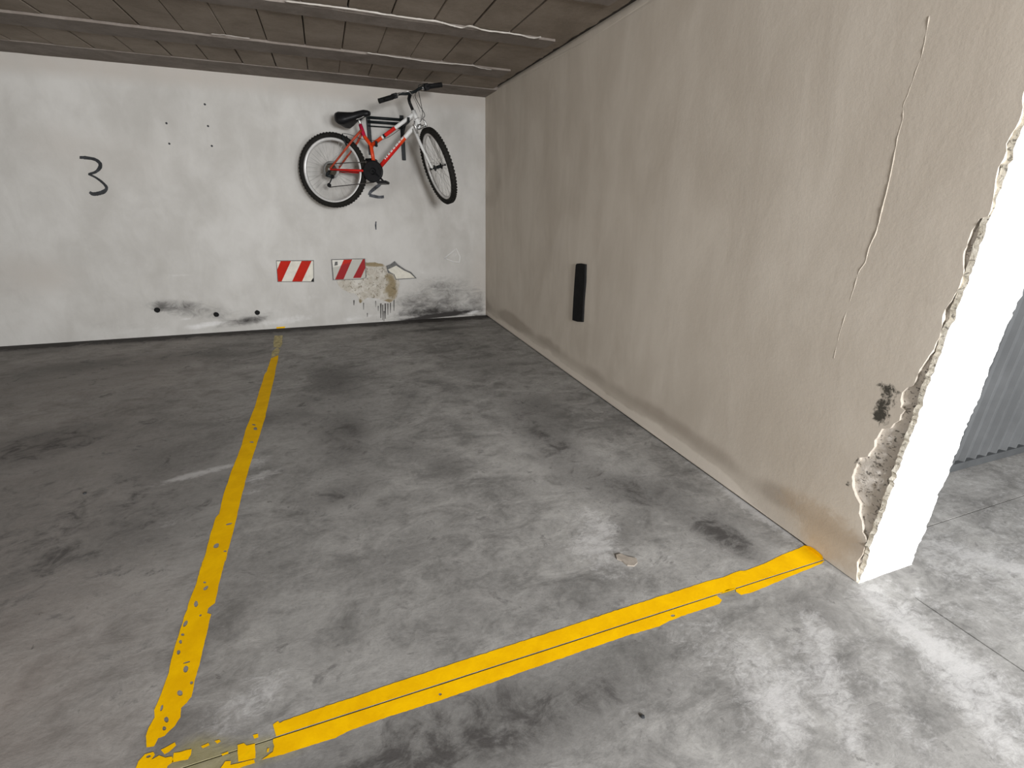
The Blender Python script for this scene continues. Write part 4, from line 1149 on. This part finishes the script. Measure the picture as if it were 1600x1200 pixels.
# brakes
for s in (-1, 1):
    bm = bmesh.new()
    bm_tube(bm, [S(CR - AX * .075 + PR * .025 + Vector((0, s * .052, 0))), S(CR + AX * .0 + PR * .040 + Vector((0, s * .050, 0))), S(CR + AX * .025 + PR * .042 + Vector((0, s * .040, 0)))], [.009, .008, .005], 8)
    bm_tube(bm, [S(CR - AX * .03 + PR * .03 + Vector((0, s * .050, 0))), S(CR - AX * .03 + PR * .028 + Vector((0, s * .026, 0)))], [.006, .008], 8)
    from_bm('front_brake_arm', bm, M_SILVER, bike)
    bm = bmesh.new()
    bm_tube(bm, [V3(.185, .190, s * .050), V3(.150, .275, s * .052), V3(.148, .300, s * .042)], [.009, .008, .005], 8)
    bm_tube(bm, [V3(.165, .232, s * .050), V3(.172, .226, s * .026)], [.006, .008], 8)
    from_bm('rear_brake_arm', bm, M_STEELB, bike)
tube_obj('brake_noodle', smooth_path([S(CR + AX * .025 + PR * .042 + Vector((0, -.045, 0))), S(CR + AX * .04 + PR * .045), S(CR + AX * .025 + PR * .042 + Vector((0, .055, 0)))], 4), .003, M_SILVER, bike, 6)
# cables
for k, (p0, pts_) in enumerate((
        (barp(1, .14, .03), [S(BAR + PR * .10 + AX * -.01 + Vector((0, .05, 0))), CR + AX * .08 + PR * .075, CR + PR * .03 + AX * .02, V3(.80, .335)]),
        (barp(-1, .14, .03), [S(BAR + PR * .09 + AX * -.03 + Vector((0, -.04, 0))), CR + AX * .10 + PR * .055, CR + AX * .03 + PR * .035, V3(.81, .350, -.015)]),
        (barp(1, .13, .03), [S(BAR + PR * .08 - AX * .06), CR + AX * .06 + PR * .085, S(CR + AX * .03 + PR * .045 + Vector((0, .05, 0)))]))):
    tube_obj('cable', smooth_path([p0] + pts_, 6), .0026, M_STEELB if k != 1 else M_SILVER, bike, 6)
tube_obj('cable', smooth_path([V3(.795, .41, .02), V3(.55, .268, .022), V3(.36, .25, .02), V3(.2, .30, .0), V3(.15, .305, -.03)], 5), .0022, M_STEELB, bike, 5)

# ------------------------------------------------------------------ rack that carries the bicycle
rack = empty('bike_rack', (0.67, D, 1.66))
tag(rack, 'black steel two-arm rack bolted to the wall behind the bicycle', 'bike rack')
rk = lambda o: keep(o, rack)
for xa, z0, z1 in ((0.508, 1.70, 2.065), (0.832, 1.665, 2.07)):
    rk(box_obj('upright', (xa - .019, xa + .019, D - .020, D - .001, z0, z1), M_STEELB, None, .004))
    for zb in (z0 + .05, z1 - .12):
        bm = bmesh.new(); bm_tube(bm, [(xa, D - .019, zb), (xa, D - .026, zb)], .010, 6); rk(from_bm('bolt', bm, M_STEELB))
for za, r in ((2.030, .0125), (1.992, .0125), (1.955, .006)):  # the thin lowest bar draws the shadow line under the two real bars
    rk(tube_obj('crossbar_and_shade_line', [(.50, D - .024, za), (.84, D - .024, za)], r, M_STEELB, None, 8))
def bw(v):     # bicycle-local point to the room
    return BK_LOC + Matrix(((1, 0, 0), (0, 1, 0), (0, 0, 1))) @ (Matrix.Rotation(BK_ROT[2], 3, 'Z') @ Matrix.Rotation(BK_ROT[1], 3, 'Y') @ Matrix.Rotation(BK_ROT[0], 3, 'X') @ v)
for xa, loc, zz_ in ((0.508, V3(.440, .228), 1.81), (0.832, V3(.755, .409), 1.98)):
    e = bw(loc) - Vector((0, 0, .030))
    rk(tube_obj('arm', smooth_path([(xa, D - .016, zz_ - .012), (xa, D - .10, zz_ - .015), (e.x, e.y, e.z), (e.x, e.y - .035, e.z + .004), (e.x, e.y - .045, e.z + .035)], 5), .0105, M_STEELB, None, 8))
    rk(tube_obj('brace', [(xa, D - .016, zz_ - .10), (xa + (e.x - xa) * .5, D - .016 + (e.y - D) * .5, (zz_ + e.z) / 2 - .014)], .007, M_STEELB, None, 8))
